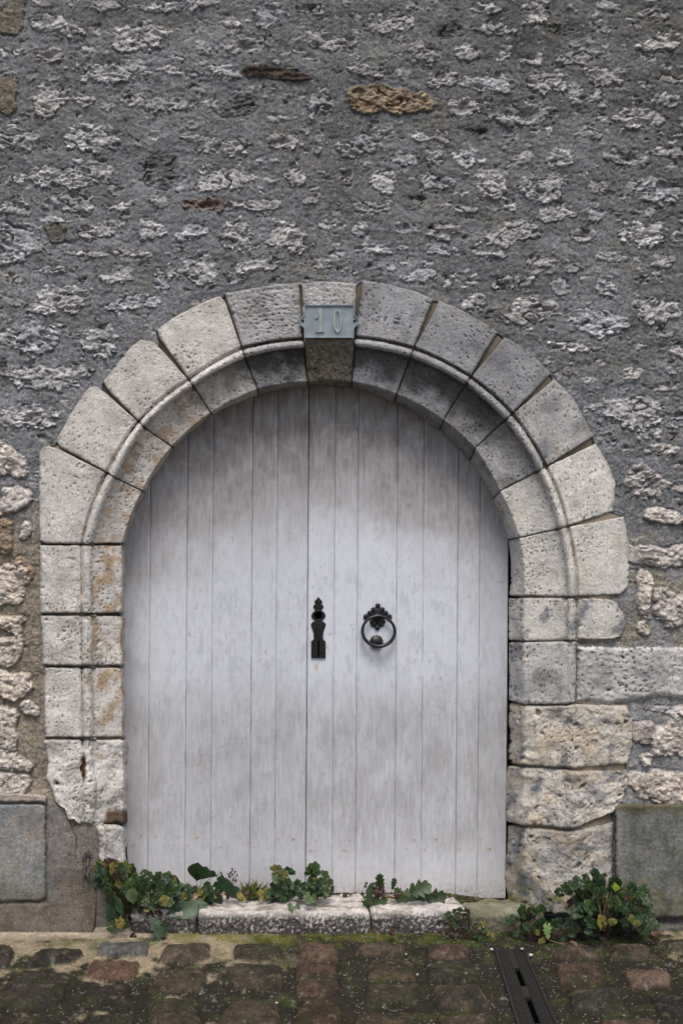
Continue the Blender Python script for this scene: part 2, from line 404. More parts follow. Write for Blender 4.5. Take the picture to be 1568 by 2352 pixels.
# traced stones: cx, cy, w, h, brightness, style (r ragged, p proud, s smooth, o ochre, b brown, d dark hollow, w white)
ST = """25,38,62,88,.5,t;130,62,118,52,1,r;240,12,80,30,.6,r;385,14,130,34,.75,r;320,86,155,56,.95,r;205,115,42,18,.9,r;108,128,75,32,.7,h;20,120,50,30,1,w
262,165,165,58,.85,r;395,163,44,28,.65,r;515,165,64,36,.7,r;465,112,44,38,.55,r;560,106,105,48,.6,h;635,168,146,32,.2,b;525,48,52,26,.9,r;622,34,75,62,.65,r;752,95,84,52,.8,r;715,22,62,20,.5,r
18,218,58,74,.45,t;115,230,90,68,1,r;200,228,46,32,.8,r;245,246,34,26,.65,r;382,236,192,40,.75,r;545,242,92,52,.3,d;660,225,34,26,.7,r;737,240,62,62,.6,r;648,272,64,20,.8,r
42,315,100,68,.8,r;215,316,165,54,1,r;355,312,34,24,.9,h;450,286,50,22,.5,r;520,338,94,42,.85,r;645,325,74,42,.9,h;735,325,34,52,.55,r
370,388,132,74,.15,d;140,408,205,58,1,r;180,370,28,14,.9,r;232,368,58,22,.5,h;515,410,130,56,1,r;680,400,54,52,.95,r;620,413,30,20,.7,r;30,477,70,30,.9,r;165,465,145,36,.75,r;285,470,52,34,.85,r;365,460,54,40,.65,r;475,470,98,34,.6,H;600,470,114,30,.6,r;722,456,50,22,.5,r
45,555,118,84,.85,r;120,505,64,16,.9,r;130,532,60,42,.3,s;235,530,104,42,.9,r;345,530,80,42,.85,r;440,532,70,40,.95,r;545,540,84,62,.85,r;660,545,98,72,.9,r;745,515,24,22,.7,r;200,583,84,14,.95,r;310,583,96,18,.9,r
1115,20,74,28,.8,r;1225,28,70,46,.85,r;900,50,115,52,.6,r;800,88,56,44,.5,h;1130,65,86,30,.8,r;1035,70,74,34,.3,d;1290,66,64,34,.3,d;1522,95,100,42,.95,r;1490,132,34,32,.6,r;1400,12,64,22,.7,r;1380,62,60,30,.6,r;960,14,60,22,.6,r;1500,30,60,30,.5,r
975,125,74,62,.6,r;1070,120,74,36,.7,r;1162,122,38,34,.95,r;1222,138,42,26,.95,r;1330,130,115,32,.5,r;830,158,98,36,.6,r;925,165,34,22,.55,r;1015,185,64,40,.85,r;1120,190,112,52,.95,r;1250,190,108,46,.85,r;1390,175,115,36,.85,r;1320,215,42,46,.8,r;1540,178,60,30,.6,r
887,232,206,76,.9,o;1060,248,68,56,.95,h;1205,262,132,62,.6,h;1465,270,118,56,.75,r;1525,228,84,32,.7,r;880,305,54,30,.85,r;965,315,48,24,.95,r;1090,302,64,22,.4,d;1262,298,15,15,1,w;1394,298,13,13,1,w;1350,305,60,30,.5,r
825,335,84,52,.7,r;930,365,64,32,.75,r;1000,355,54,50,.6,r;1068,365,42,50,1,w;1200,360,54,30,.75,r;1285,365,64,42,.8,r;1445,362,84,46,.7,h;1537,348,74,32,.8,r
882,420,62,56,1,r;1000,415,74,42,.85,r;1135,420,98,60,.9,r;1250,425,114,62,.9,r;1370,430,44,32,.75,r;1520,440,136,62,.75,r;845,480,64,32,.7,r;950,465,64,32,.4,d;1065,480,52,26,.8,r;1170,478,34,22,.8,r;1270,490,104,36,.8,r;1370,490,54,32,.7,r;1480,490,54,26,.7,r
830,530,54,32,.8,r;930,527,38,36,.8,r;1015,530,74,42,.5,r;1182,535,132,52,.85,r;1340,538,62,38,.95,h;1475,537,104,56,1.1,w;1560,540,40,40,.7,r;855,572,88,26,.95,r;1010,575,104,28,.7,r;1120,585,80,22,.7,r;1250,600,90,26,.7,r;1400,590,70,24,.6,r;1520,600,60,30,.6,r
120,622,84,22,.7,r;270,632,84,38,1,r;450,622,114,62,.95,r;370,642,34,50,.7,r;590,610,104,32,1,r;735,605,54,22,.7,r;30,640,50,24,.6,r;130,690,144,60,1,r;310,695,124,32,1,r
95,775,108,66,1,r;20,780,54,42,.9,r;225,780,112,62,.9,r;115,865,155,72,.95,r;8,850,30,64,.4,d;60,958,135,62,1.05,r
25,1062,68,74,1,p;30,1150,84,60,1,p;60,1220,28,40,1,p;14,1230,44,76,.6,O;55,1305,42,50,.75,O;18,1345,98,96,1.05,p;22,1432,82,34,.95,p;22,1492,74,62,1,p;30,1575,78,76,1.05,p;68,1626,38,38,.8,p;15,1672,64,96,1.05,p;30,1748,82,46,1,p;28,1800,96,46,1,p
962,635,84,32,.9,r;1035,642,34,46,.9,r;1090,643,34,26,.8,r;1180,648,104,32,.85,r;1290,655,44,42,.7,r;1392,660,54,46,.95,r;1092,690,62,46,.9,r;1215,712,132,62,.85,r;1380,742,114,66,1.1,r;1512,715,104,62,.9,r;1310,795,134,26,1,r;1470,795,34,22,.8,r;1560,805,44,42,.8,r;1455,855,50,22,.9,r;1535,890,64,22,.9,r;1450,945,184,66,1,r;1440,1030,26,18,.8,r;1530,1032,94,24,1.05,r;1480,1110,94,72,.9,r;1560,960,50,60,.7,r
1522,1185,94,36,1.05,p;1515,1278,134,60,1,p;1478,1352,42,96,1.1,p;1548,1395,90,104,.8,p;1475,1442,28,32,1,p;1474,1680,42,62,.65,p;1545,1682,88,112,1,p;1480,1745,28,28,1,p;1510,1803,150,66,.85,p;1520,1630,80,20,.7,r"""
stl = []
for t in ST.replace('\n', ';').split(';'):
    a = t.strip().split(','); stl.append((float(a[0]), float(a[1]), float(a[2]), float(a[3]), float(a[4]), a[5], rnd.uniform(-.06, .06)))
traced = len(stl)
def in_arch(x, y, pad=0):
    if y < 1340: return math.hypot(x-762, y-1340) < 695+pad
    return 75-pad < x < 1450+pad
# small scraps of stone between the traced ones, and a plainer spread outside the frame
for _ in range(5200):
    x, y = rnd.uniform(-30, 1600), rnd.uniform(-30, 1180)
    ww = rnd.choice([12, 18, 24, 32, 44, 58]); hh = ww*rnd.uniform(.35, .75)
    if in_arch(x, y, ww*.4): continue
    ok = True
    for s in stl:
        if abs(s[0]-x) < (s[2]+ww)*.5+1 and abs(s[1]-y) < (s[3]+hh)*.5+1: ok = False; break
    if ok and len(stl) < traced+430: stl.append((x, y, ww, hh, rnd.uniform(.15, .85), 'r', rnd.uniform(-.2, .2)))
nin = len(stl); outs = []
for _ in range(9000):
    x, y = rnd.uniform(-1300, 2900), rnd.uniform(-900, 2050)
    ww = rnd.uniform(40, 150); hh = ww*rnd.uniform(.3, .6)
    if -ww*.5-25 < x < 1590+ww*.5 and y > -hh*.5-25: continue
    if any(abs(s[0]-x) < (s[2]+ww)*.55+12 and abs(s[1]-y) < (s[3]+hh)*.55+10 for s in outs): continue
    if len(outs) < 420: outs.append((x, y, ww, hh, rnd.uniform(.5, 1), 'p' if y > 1200 else 'r', rnd.uniform(-.08, .08)))
stl += outs
PAL = dict(r=lin(190, 187, 186), p=lin(196, 188, 180), w=lin(208, 205, 203), h=lin(184, 180, 178), H=lin(140, 112, 92),
           t=lin(124, 116, 100), s=lin(108, 106, 96), o=lin(156, 138, 112), b=lin(84, 68, 58), d=lin(88, 86, 78), O=lin(156, 138, 118))
for i, (cx, cy, ww, hh, br, sty, rot) in enumerate(stl):
    m_ = 1.5
    x0, x1 = np.searchsorted(ax_x, [cx-ww*.5*m_-8, cx+ww*.5*m_+8]); y0, y1 = np.searchsorted(ax_y, [cy-hh*.5*m_-8, cy+hh*.5*m_+8])
    if x1-x0 < 2 or y1-y0 < 2: continue
    sl = (slice(y0, y1), slice(x0, x1))
    dx, dy = WX[sl]-cx, WY[sl]-cy
    ca, sa = math.cos(rot), math.sin(rot)
    u, v = (dx*ca+dy*sa)/(ww/2), (-dx*sa+dy*ca)/(hh/2)
    rs = rnd.random()*50; sA = strA[rnd.choice([0, 0, 1, 2, 2, 3])]
    wa, wb = (.55, .50) if sty in 'rhHw' else (.30, .16)
    pw = 2.2 if sty in 'rhHwod' else 3.0
    ph = rnd.uniform(0, 6.28)
    asym = .16*np.sin(2*np.arctan2(v, u)+ph)+.10*np.sin(3*np.arctan2(v, u)+ph*2)
    d = 1-(np.abs(u)**pw+np.abs(v)**pw)**(1/pw)+wa*nzA[sl]+wb*nzB[sl]+asym+(.34*fl1[sl]+.30*fl2[sl]-.02 if sty in 'rhHw' else .2*fl1[sl])
    if sty in 'rhHwod':
        m = sst(.0, .15 if sty != 'd' else .5, d); A = min(1.0, .55+ww/160)
        plat = .62*sst(-.16, .10, fl1[sl])+.38*sst(-.14, .12, fl2[sl])
        gt = .25+.95*gate[sl]
        body = -.0035+.0062*A*np.clip(v*.5+.5, 0, 1)+.0058*A*(sA[sl]-.4)*gt+.0026*(str2[sl]-.4)*gt+.0045*fl1[sl]+.002*fl2[sl]+.0016*fine[sl]+.0015*grainy[sl]+.002*br-.022*A*crev[sl]-.016*A*hole[sl]-.0035*(1-plat)*gt
        # ragged undercut along the foot, ledge along the head
        hh_ = body*m-.0065*A*np.exp(-((d+.04)/.07)**2)*(.5+.6*sst(-.3, .6, v))*(0.7+nzB[sl])
        if sty in 'hH': hh_ = hh_-.022*np.exp(-(((u-.1)/.38)**2+((v-.05)/.42)**2))*m
        if sty == 'd': hh_ = hh_-.003*m
        if sty == 'o': hh_ = hh_+.004*m-.010*hole[sl]*m
    elif sty in 'pO':
        m = sst(.0, .10, d)
        dome = np.sqrt(np.clip(d*2.2, 0, 1))
        hh_ = (.006+.009*dome+.0022*sA[sl]*gate[sl]+.0008*str2[sl]+.0030*fl1[sl]+.0016*fl2[sl]+.0012*grainy[sl]+.004*fl2[sl]+.0014*fine[sl]+.01*shear[sl]-.012*crev[sl])*m-.004*np.exp(-((d+.03)/.07)**2)
    elif sty == 'b':
        m = sst(0, .12, d); hh_ = (.004+.005*rid[sl]+.003*rid2[sl])*m-.004*np.exp(-((d)/.06)**2)
    else:
        m = sst(0, .10, d); hh_ = (.004+.002*rid2[sl]+.001*rid[sl])*m-.004*np.exp(-((d)/.05)**2)
    H[sl] += hh_
    base = PAL[sty]*(1.13*mix(.36, 1.0, min(br, 1.1)) if sty in 'rpwhH' else 1)
    tn = rnd.uniform(-1, 1)
    base = base*np.array([1+.03*tn, 1, 1-.04*tn])
    if sty == 'p' or (cy > 1000): base = base*np.array([1.04, 1.0, .95])
    c = base[None, None]*(1+.30*fbm(WX[sl], WY[sl], 22, 3, 41, ax=1.5)+.50*fl2[sl]+.60*grainy[sl])[..., None]
    # grey lichen and bare mortar smears over the ragged stones
    lich = sst(.05, .45, fbm(WX[sl]+rs*7, WY[sl], 26, 3, 43))*(.45 if sty in 'rhHw' else .25)
    c = mix(c, lin(112, 112, 110), lich[..., None])
    if sty in 'rhHwd': c = mix(c, mix(COL[sl], c, .45), ((1-gate[sl])*.6)[..., None])
    if sty in 'rhHwpd':      # mortar left in the hollows of the stone
        c = mix(c, COL[sl]*.9, ((1-sst(-.38, -.12, fl1[sl]+.3*fl2[sl]))*(.8 if sty != 'p' else .3)+(.65 if sty == 'd' else 0)*(fl1[sl]>0)).clip(0, .9)[..., None])
    if sty in 'oH':
        c = mix(c, lin(112, 92, 70), (sst(-.1, .5, fbm(WX[sl], WY[sl], 24, 4, 47, ax=2.4))*.75)[..., None])
    if sty == 'b':
        c = mix(c, lin(30, 28, 28), (sst(-.05, .3, fbm(WX[sl], WY[sl], 34, 3, 48, ax=2))*.85)[..., None])
    COL[sl] = mix(COL[sl], c, (m*.96)[..., None])
    MSK[sl] = np.maximum(MSK[sl], m)
    up = (m > .5) & (m > MM[sl]-.001); sid = SID[sl]; sid[up] = i; SID[sl] = sid; MM[sl] = np.maximum(MM[sl], m)
# soot and damp blotches on the upper wall
blot = sst(.12, .5, fbm(WX, WY, 60, 4, 60, ax=1.4))*np.clip(.35+.5*sst(500, 1300, WX)+.3*sst(700, 0, WY), 0, 1)
COL *= (1-.35*blot*sst(1350, 1000, WY))[..., None]
# smooth cement render at the foot on the left, crack and black streak
ren = sst(104, 112, WX+3*nzA)*sst(300, 285, WX)*sst(1822, 1850, WY+8*nzA-0.35*(WX-108)*0)*1.0
ren = np.maximum(ren, sst(2062, 2076, WY+4*nzA)*sst(320, 300, WX))
flare = sst(1990, 2140, WY)*sst(420, 250, WX)
H = mix(H, .004+.0035*fbm(WX, WY, 160, 2, 70)+.0006*fine+.034*flare**1.6, ren)
rcol = lin(140, 132, 124)[None, None]*(1+.35*grainy+.22*fbm(WX, WY, 70, 4, 71)+.1*nzA)[..., None]
rcol = mix(rcol, lin(96, 86, 76), (sst(1900, 2080, WY)*.75+sst(0, .5, fbm(WX, WY, 90, 3, 73))*.3).clip(0, 1)[..., None])
rcol = mix(rcol, lin(110, 116, 118), (sst(2075, 2040, WY)*sst(150, 110, WX)*.5)[..., None])
bs_ = sst(20, 2, np.abs(WX-201-6*nzA-(WY-1980)*.06))*sst(1935, 1975, WY)*sst(2062, 2010, WY)*sst(-.35, .1, fbm(WX, WY, 16, 3, 74, ax=.35))
rcol = mix(rcol, lin(28, 27, 26), (bs_*.95)[..., None])
crk = np.exp(-((WX-(150+22*np.clip((WY-1850)/70, 0, 1.2)+5*nzB+4*nzA))/1.8)**2)*sst(1835, 1850, WY)*sst(1985, 1960, WY)
H -= .004*crk*ren
rcol = mix(rcol, lin(50, 46, 42), (crk*.7)[..., None])
COL = mix(COL, rcol, ren[..., None]); MSK = MSK*(1-ren); SID = np.where(ren > .5, -1, SID)
# moss-dark foot of the wall on the right
fr = sst(1405, 1415, WX)*sst(2100, 2112, WY)
COL = mix(COL, lin(84, 78, 68), (fr*.8)[..., None]); H += .03*fr*sst(2100, 2125, WY)
# recess the wall behind the arch stones
ri = np.hypot(WX-762, WY-1340)
polyo = []
for s in stones:
    o = s['cv'](np.linspace(0, 1, 12))[0]; polyo += list(map(tuple, o))
def signed_inside(X, Y, poly):
    """distance to a closed polygon, positive inside"""
    X = X.ravel(); Y = Y.ravel(); n = len(poly); dm = np.full(X.shape, 1e9); ins = np.zeros(X.shape, bool)
    for i in range(n):
        ax_, ay = poly[i]; bx, by = poly[(i+1) % n]
        ex, ey = bx-ax_, by-ay; l2 = ex*ex+ey*ey+1e-9
        t = np.clip(((X-ax_)*ex+(Y-ay)*ey)/l2, 0, 1)
        dm = np.minimum(dm, np.hypot(X-ax_-t*ex, Y-ay-t*ey))
        if ay != by:
            c = ((ay > Y) != (by > Y)) & (X < (bx-ax_)*(Y-ay)/(by-ay)+ax_); ins ^= c
    return np.where(ins, dm, -dm)
px_poly = polyo + [(1392, 2200), (212, 2200)]
selx = (ax_x > 40) & (ax_x < 1500); sely = (ax_y > 600)
ix = np.ix_(sely, selx)
SD = np.full(WX.shape, -99.0)
SD[ix] = signed_inside(WX[ix], WY[ix], px_poly).reshape(WX[ix].shape)
arc_edge = np.exp(-((SD+1)/3.0)**2)
H = mix(H, np.minimum(H, .004)-.0, sst(-30, -4, SD)*(1-ren)*.8)
H -= .0035*arc_edge*.7*(.6+.8*nzA).clip(0, 1)
H = mix(H, -.05, sst(3, 9, SD))
V = np.stack([(WX-X0)/S, -H, (BASE-WY)/S], -1).reshape(-1, 3)
FW = gridfaces(*WX.shape)[:, ::-1]
fx, fy = WX.ravel()[FW[:, 0]], WY.ravel()[FW[:, 0]]
fsd = SD.ravel()[FW].min(1)
keep = fsd < 16
FW = FW[keep]; fid = SID.ravel()[FW].min(1)
wcol = COL.reshape(-1, 3).clip(.004, .8); wm = MSK.ravel()
wall = empty('stone_wall', (0, 0, 0), 'old grey rubble stone wall with rough mortar surrounding the arched doorway', 'wall')
ids, cnt = np.unique(fid[fid >= 0], return_counts=True)
ok = [(c, i) for i, c in zip(ids, cnt) if i < nin]
ok.sort(reverse=True); top = [i for c, i in ok[:98]]
rest = ~np.isin(fid, top)
a = submesh(V, FW, rest, wcol, wm)
mesh('masonry', a[0], a[1], M_wall, wall, a[2], a[3])
LAB = {'o': 'ochre yellow rubble stone', 'b': 'dark brown rubble stone', 't': 'smooth tan rubble stone', 'O': 'rusty orange brown rubble stone'}
for i in top:
    a = submesh(V, FW, fid == i, wcol, wm)
    o = mesh('rubble_stone', a[0], a[1], M_wall, wall, a[2], a[3])
    if stl[i][5] in LAB: o['label'] = LAB[stl[i][5]]
del V, FW

# ================================================================ STONE DOORWAY (arch and jambs)
arch = empty('stone_archway', (0, 0, 0), 'pale limestone round arch and jambs with rounded moulding framing the door', 'archway')
WARM = lin(212, 206, 197); GREY = lin(162, 162, 163); CREAM = lin(212, 207, 197); PALE = lin(186, 182, 178)
scol = {}
def stone_col(idx):
    n = len(LJ)
    if idx == 0: return lin(120, 110, 100), .3
    if idx < n: return WARM*rnd.uniform(.93, 1.03), .10
    k = idx-n
    if k <= 3: return WARM*[.98, 1.03, .96, 1.0][k], .08
    if k == 4: return mix(WARM, GREY, .75), .25
    if k == 5: return mix(WARM, GREY, .6)*1.02, .2
    if k in (6, 7, 8): return GREY*[1.02, .90, .88][k-6], .2
    if k == 9: return mix(GREY, CREAM, .35), .3
    if k in (10, 11): return CREAM*1.04, .06
    j = k-12
    return [CREAM*.99, mix(GREY, CREAM, .6)*1.03, lin(205, 197, 182), lin(207, 199, 187), lin(188, 182, 172)][j], [.15, .3, .2, .25, .45][j]
def unit(a): return a/np.maximum(np.linalg.norm(a, axis=-1, keepdims=True), 1e-9)
def arch_patch(st, idx, back=0.0):
    """grid of one stone: u along the arch, v across the moulding"""
    cvt = st['cv'](np.linspace(0, 1, 30)); L = np.hypot(*np.diff(cvt[1], axis=0).T).sum()
    nu = max(12, int(L/2.3)); gap = 1.15
    u = np.linspace(0, 1, nu)
    O, B, Cc, Fr, K = st['cv'](u)
    wid = lambda a, b: np.hypot(*(a-b).T).mean()
    n1 = max(4, int(wid(O, B)/2.0)); n2 = 13; n3 = int(wid(Cc, Fr)/2.4); n4 = 10
    nob = st.get('nobead', False) or idx == len(LJ)+5
    yface, ybead = -.010, -.016
    grv = .016 if (st['kind'] == 'arch' and st['k'] >= 4 and st['k'] <= 8) else .008
    rows, deps, vl = [], [], []
    rough = st.get('rough', 1.0)
    for t in np.linspace(0, 1, n1, endpoint=False):
        rows.append(mix(O, B, t)); deps.append(np.full(nu, yface+((grv+.006)*sst(.935, .975, t) if not nob else 0.0)))
    for t in np.linspace(0, 1, n2, endpoint=False):
        rows.append(mix(B, Cc, t))
        if nob: deps.append(np.full(nu, yface+.012*t*t))
        else: deps.append(np.full(nu, mix(.002, .012, t)-.024*math.sqrt(max(0, math.sin(math.pi*t)))))
    y3 = .002 if nob else .012
    for t in np.linspace(0, 1, n3, endpoint=False):
        rows.append(mix(Cc, Fr, t)); deps.append(np.full(nu, y3+(YF-y3)*(t+.22*math.sin(math.pi*t)*(0 if nob else 1))))
    for t in np.linspace(0, 1, n4):
        rows.append(mix(Fr, K, t)); deps.append(np.full(nu, mix(YF, YK, t)))
    rows.append(K); deps.append(np.full(nu, YK+.10))
    R = np.array(rows); Y = np.array(deps)                     # (nv, nu, 2)
    nv = len(R)
    if st.get('foot'):                                         # swollen foot of the right jamb
        f = sst(1990, 2075, R[..., 1])*sst(1206, 1260, R[..., 0]); Y = Y-.03*f
    sl = np.r_[0, np.cumsum(np.hypot(*(R[:, nu//2][1:]-R[:, nu//2][:-1]).T)+np.abs(np.diff(Y[:, nu//2]))*S*.5)]
    uu = np.cumsum(np.r_[0, np.hypot(*np.diff(B, axis=0).T)])
    UU, VV = np.meshgrid(uu+idx*311.7, sl)
    # joint gap with an uneven edge
    gp = gap*(1+.9*fbm(VV, UU*0+idx*7.3, 22, 3, 80)) if rough < 1.25 else gap*(1.0+1.3*fbm(VV, UU*0+idx*7.3, 20, 3, 80))
    kk = idx-len(LJ)
    gp = gp+(4.5 if kk in (0, 1, 2, 3) else 0)*np.exp(-(VV/11)**2)+(3.0*np.exp(-((VV-30)/60)**2) if kk in (6, 7) else 0)
    d0 = UU-UU[:, :1]; d1 = UU[:, -1:]-UU
    # shrink in u
    un = d0/np.maximum(d0[:, -1:], 1e-6); g = np.clip(gp, .5, 6)/max(L, 1)
    us = g+un*(1-2*g)
    if kk >= 0: us = np.clip(us, 0, 1)
    idxf = us*(nu-1); i0 = np.clip(np.floor(idxf).astype(int), 0, nu-2); fr = (idxf-i0)[..., None]
    rr = np.arange(nv)[:, None]
    R2 = R[rr, i0]*(1-fr)+R[rr, i0+1]*fr
    Pw = P(R2[..., 0], R2[..., 1], Y)
    du = np.gradient(Pw, axis=1); dv = np.gradient(Pw, axis=0)
    Nn = unit(np.cross(dv, du))
    flip = np.sign(-Nn[..., 1].mean()); Nn = Nn*flip
    dO = sl[:, None]+0*UU
    e = np.minimum(np.minimum(d0, d1)+2.0*fbm(UU, VV, 14, 2, 81), dO+3*fbm(UU, VV, 18, 2, 82))
    rad = 2.6*min(rough, 1.8)
    rnd_ = np.clip(1-e/rad, 0, 1)
    disp = -.0045*min(rough, 1.5)*rnd_**2
    chips = sst(.25, .6, fbm(UU, VV, 30, 3, 83))*np.clip(1-e/22, 0, 1)
    disp -= .006*chips*min(rough, 1.6)
    disp += rough*(.0013*fbm(UU, VV, 26, 4, 84)+.0007*fbm(UU, VV, 7, 2, 85))+.002*fbm(UU, VV, 130, 2, 184)
    disp += (rough-1)*.006*(2.2*fbm(UU, VV, 110, 3, 198)+.6*sst(-.25, .2, fbm(UU, VV, 60, 4, 89, gain=.6))+.22*fbm(UU, VV, 24, 4, 90, gain=.6)-2.2*sst(.50, .62, fbm(UU, VV, 30, 2, 214)))
    pit = sst(.58, .70, perlin(UU/7.0, VV/5.0, 86)+.35*fbm(UU, VV, 90, 2, 87))
    disp -= .0045*pit
    if idx == len(LJ)+5: disp += (VV > sl[n1])*(.006*fbm(UU, VV, 22, 4, 212, gain=.65)+.003*ridge(UU, VV, 16, 2, 213))
    if idx in (len(LJ)+4, len(LJ)+5): disp += .0028*ridge(UU, VV, 12, 2, 91)*(R2[..., 1] < 760+30*fbm(UU, VV, 30, 2, 92))
    Pw = Pw+Nn*disp[..., None]
    base, dirt = stone_col(idx)
    c = base[None, None]*(1+.22*fbm(UU, VV, 60, 5, 88, gain=.6)+.20*fbm(UU, VV, 6, 2, 93, gain=.8))[..., None]
    c = mix(c, lin(104, 104, 106), (sst(.18-dirt, .55, fbm(UU, VV, 70, 4, 94))*(.15+dirt*1.6)).clip(0, .9)[..., None])
    yel = sst(.15, .5, fbm(UU, VV, 55, 4, 95))*(.55 if idx < len(LJ)+2 else .25)
    holl = ((np.arange(nv) >= n1+n2)*1.0)[:, None]
    yel = (yel*np.where(R2[..., 0] > 200, 1, .4)+(.9*holl*sst(-.15, .3, fbm(UU, VV, 46, 5, 195, gain=.6)) if 3 <= idx < len(LJ)+3 else 0)).clip(0, 1)
    c = mix(c, lin(168, 136, 92), (yel*.75)[..., None])
    # black crust that grew on the hollow moulding round the crown
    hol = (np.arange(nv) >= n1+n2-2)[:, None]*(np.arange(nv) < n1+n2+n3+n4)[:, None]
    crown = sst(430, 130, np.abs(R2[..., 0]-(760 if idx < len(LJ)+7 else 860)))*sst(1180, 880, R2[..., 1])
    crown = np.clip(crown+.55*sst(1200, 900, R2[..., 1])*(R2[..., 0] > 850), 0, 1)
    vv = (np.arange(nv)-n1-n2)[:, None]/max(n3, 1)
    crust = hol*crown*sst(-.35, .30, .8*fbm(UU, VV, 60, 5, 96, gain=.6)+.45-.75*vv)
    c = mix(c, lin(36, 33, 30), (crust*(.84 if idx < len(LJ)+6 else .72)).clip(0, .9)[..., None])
    if idx == len(LJ)+5:
        under = (np.arange(nv) >= n1)[:, None]*1.0
        c = mix(c, lin(124, 115, 96)*(1+1.1*fbm(UU, VV, 18, 4, 97, gain=.65))[..., None], (under*.85)[..., None])
    if st['kind'] == 'right' and not st.get('short'):
        c = mix(c, lin(198, 176, 142), (sst(-.05, .35, fbm(UU, VV, 80, 4, 215))*.5*(idx >= len(stones)-3))[..., None])
        c = mix(c, lin(112, 116, 120), (sst(.10, .32, fbm(UU, VV, 55, 5, 98, gain=.6))*.75)[..., None])
    if st.get('foot'):
        c = mix(c, lin(150, 146, 84), (sst(2010, 2050, R2[..., 1])*sst(.0, .4, fbm(UU, VV, 26, 3, 99))*.8)[..., None])
    if idx == 2:
        c = mix(c, lin(104, 72, 52), (sst(8, 3, np.abs(R2[..., 0]-192+10*fbm(UU, VV, 24, 2, 100)))*sst(1725, 1745, R2[..., 1])*sst(1805, 1780, R2[..., 1])).clip(0, 1)[..., None])
        c = mix(c, lin(100, 80, 66), (sst(232, 248, R2[..., 0]-.5*(1880-R2[..., 1])+14*fbm(UU, VV, 24, 2, 101))*sst(1852, 1868, R2[..., 1]))[..., None])
    c = mix(c, lin(58, 46, 36), (pit*.55)[..., None])
    c = mix(c, lin(96, 92, 88), (sst(9, 0, e+4*fbm(UU, VV, 26, 3, 196))*.35)[..., None])
    c = mix(c, lin(80, 74, 66), (sst(.34, .6, fbm(UU, VV, 26, 5, 197, gain=.65))*.5)[..., None])
    # skirts that give the stone its thickness
    ex0 = Pw[:, :1]-Nn[:, :1]*.035; ex1 = Pw[:, -1:]-Nn[:, -1:]*.035
    Pw = np.concatenate([ex0, Pw, ex1], 1); c = np.concatenate([c[:, :1], c, c[:, -1:]], 1)
    topr = Pw[:1]+np.array([0, .05, 0]); Pw = np.concatenate([topr, Pw], 0); c = np.concatenate([c[:1], c], 0)
    return Pw, c
def keyname(idx):
    n = len(LJ)
    if idx < n or idx >= n+12: return 'jamb_stone'
    return 'keystone' if idx == n+5 else 'voussoir'
for idx, st in enumerate(stones):
    Pw, c = arch_patch(st, idx)
    nr, nc = Pw.shape[:2]
    f = gridfaces(nr, nc)
    # orient towards the camera
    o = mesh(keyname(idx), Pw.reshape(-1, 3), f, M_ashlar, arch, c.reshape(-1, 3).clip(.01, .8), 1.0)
    if idx == len(LJ)+5: o['label'] = 'grey keystone with dark crusted underside'
    if idx in (len(LJ)+6, len(LJ)+7, len(LJ)+8): o['label'] = 'dark grey weathered voussoir'
# bedding mortar behind the joints
R, Yb, cc = [], [], []
for idx, st in enumerate(stones):
    u = np.linspace(0, 1, 40)
    O, B, Cc, Fr, K = st['cv'](u)
    ctr = mix(O, B, .06)
    pts = [ctr, mix(O, B, .5), B, Cc, mix(Cc, Fr, .5), mix(Cc, Fr, .85), mix(Fr, K, .0)-0, mix(Fr, K, 1.0)]
    rj = idx >= len(LJ)+8
    de = [-.004, -.004, .004, .026, .045, .060, .075, .22] if rj else [.002, .002, .004, .026, .045, .060, .075, .22]
    for j in range(len(u)):
        R.append([p[j] for p in pts]); Yb.append(de)
R = np.array(R); Yb = np.array(Yb); inner = np.array([726, 1400.])
dirn = (R[:, 5]-R[:, 6]); dirn /= np.linalg.norm(dirn, axis=1, keepdims=True)
R[:, 6] += dirn*6; R[:, 7] += dirn*8
Pb = P(R[..., 0], R[..., 1], Yb)
front = P(R[:, 0, 0], R[:, 0, 1], .08)[:, None]
Pb = np.concatenate([front, Pb], 1)
pc = mix(lin(104, 92, 78), lin(46, 40, 34), sst(-.2, .4, fbm(Pb[..., 0]*S, Pb[..., 2]*S, 60, 3, 110))[..., None])
pc = mix(pc, lin(158, 144, 124), (sst(.55, .62, Pb[..., 0])*sst(1.5, 1.35, Pb[..., 2])*.85)[..., None])
pc = mix(pc, lin(92, 86, 72), (sst(.0, .05, Pb[..., 0])*sst(1.6, 1.65, Pb[..., 2])*.9)[..., None])
pc = pc*(1+.8*fbm(Pb[..., 0]*S, Pb[..., 2]*S, 9, 3, 111, gain=.7))[..., None]
mesh('joint_mortar', Pb.reshape(-1, 3), gridfaces(*Pb.shape[:2]), M_ashlar, arch, pc.reshape(-1, 3), 0.0)

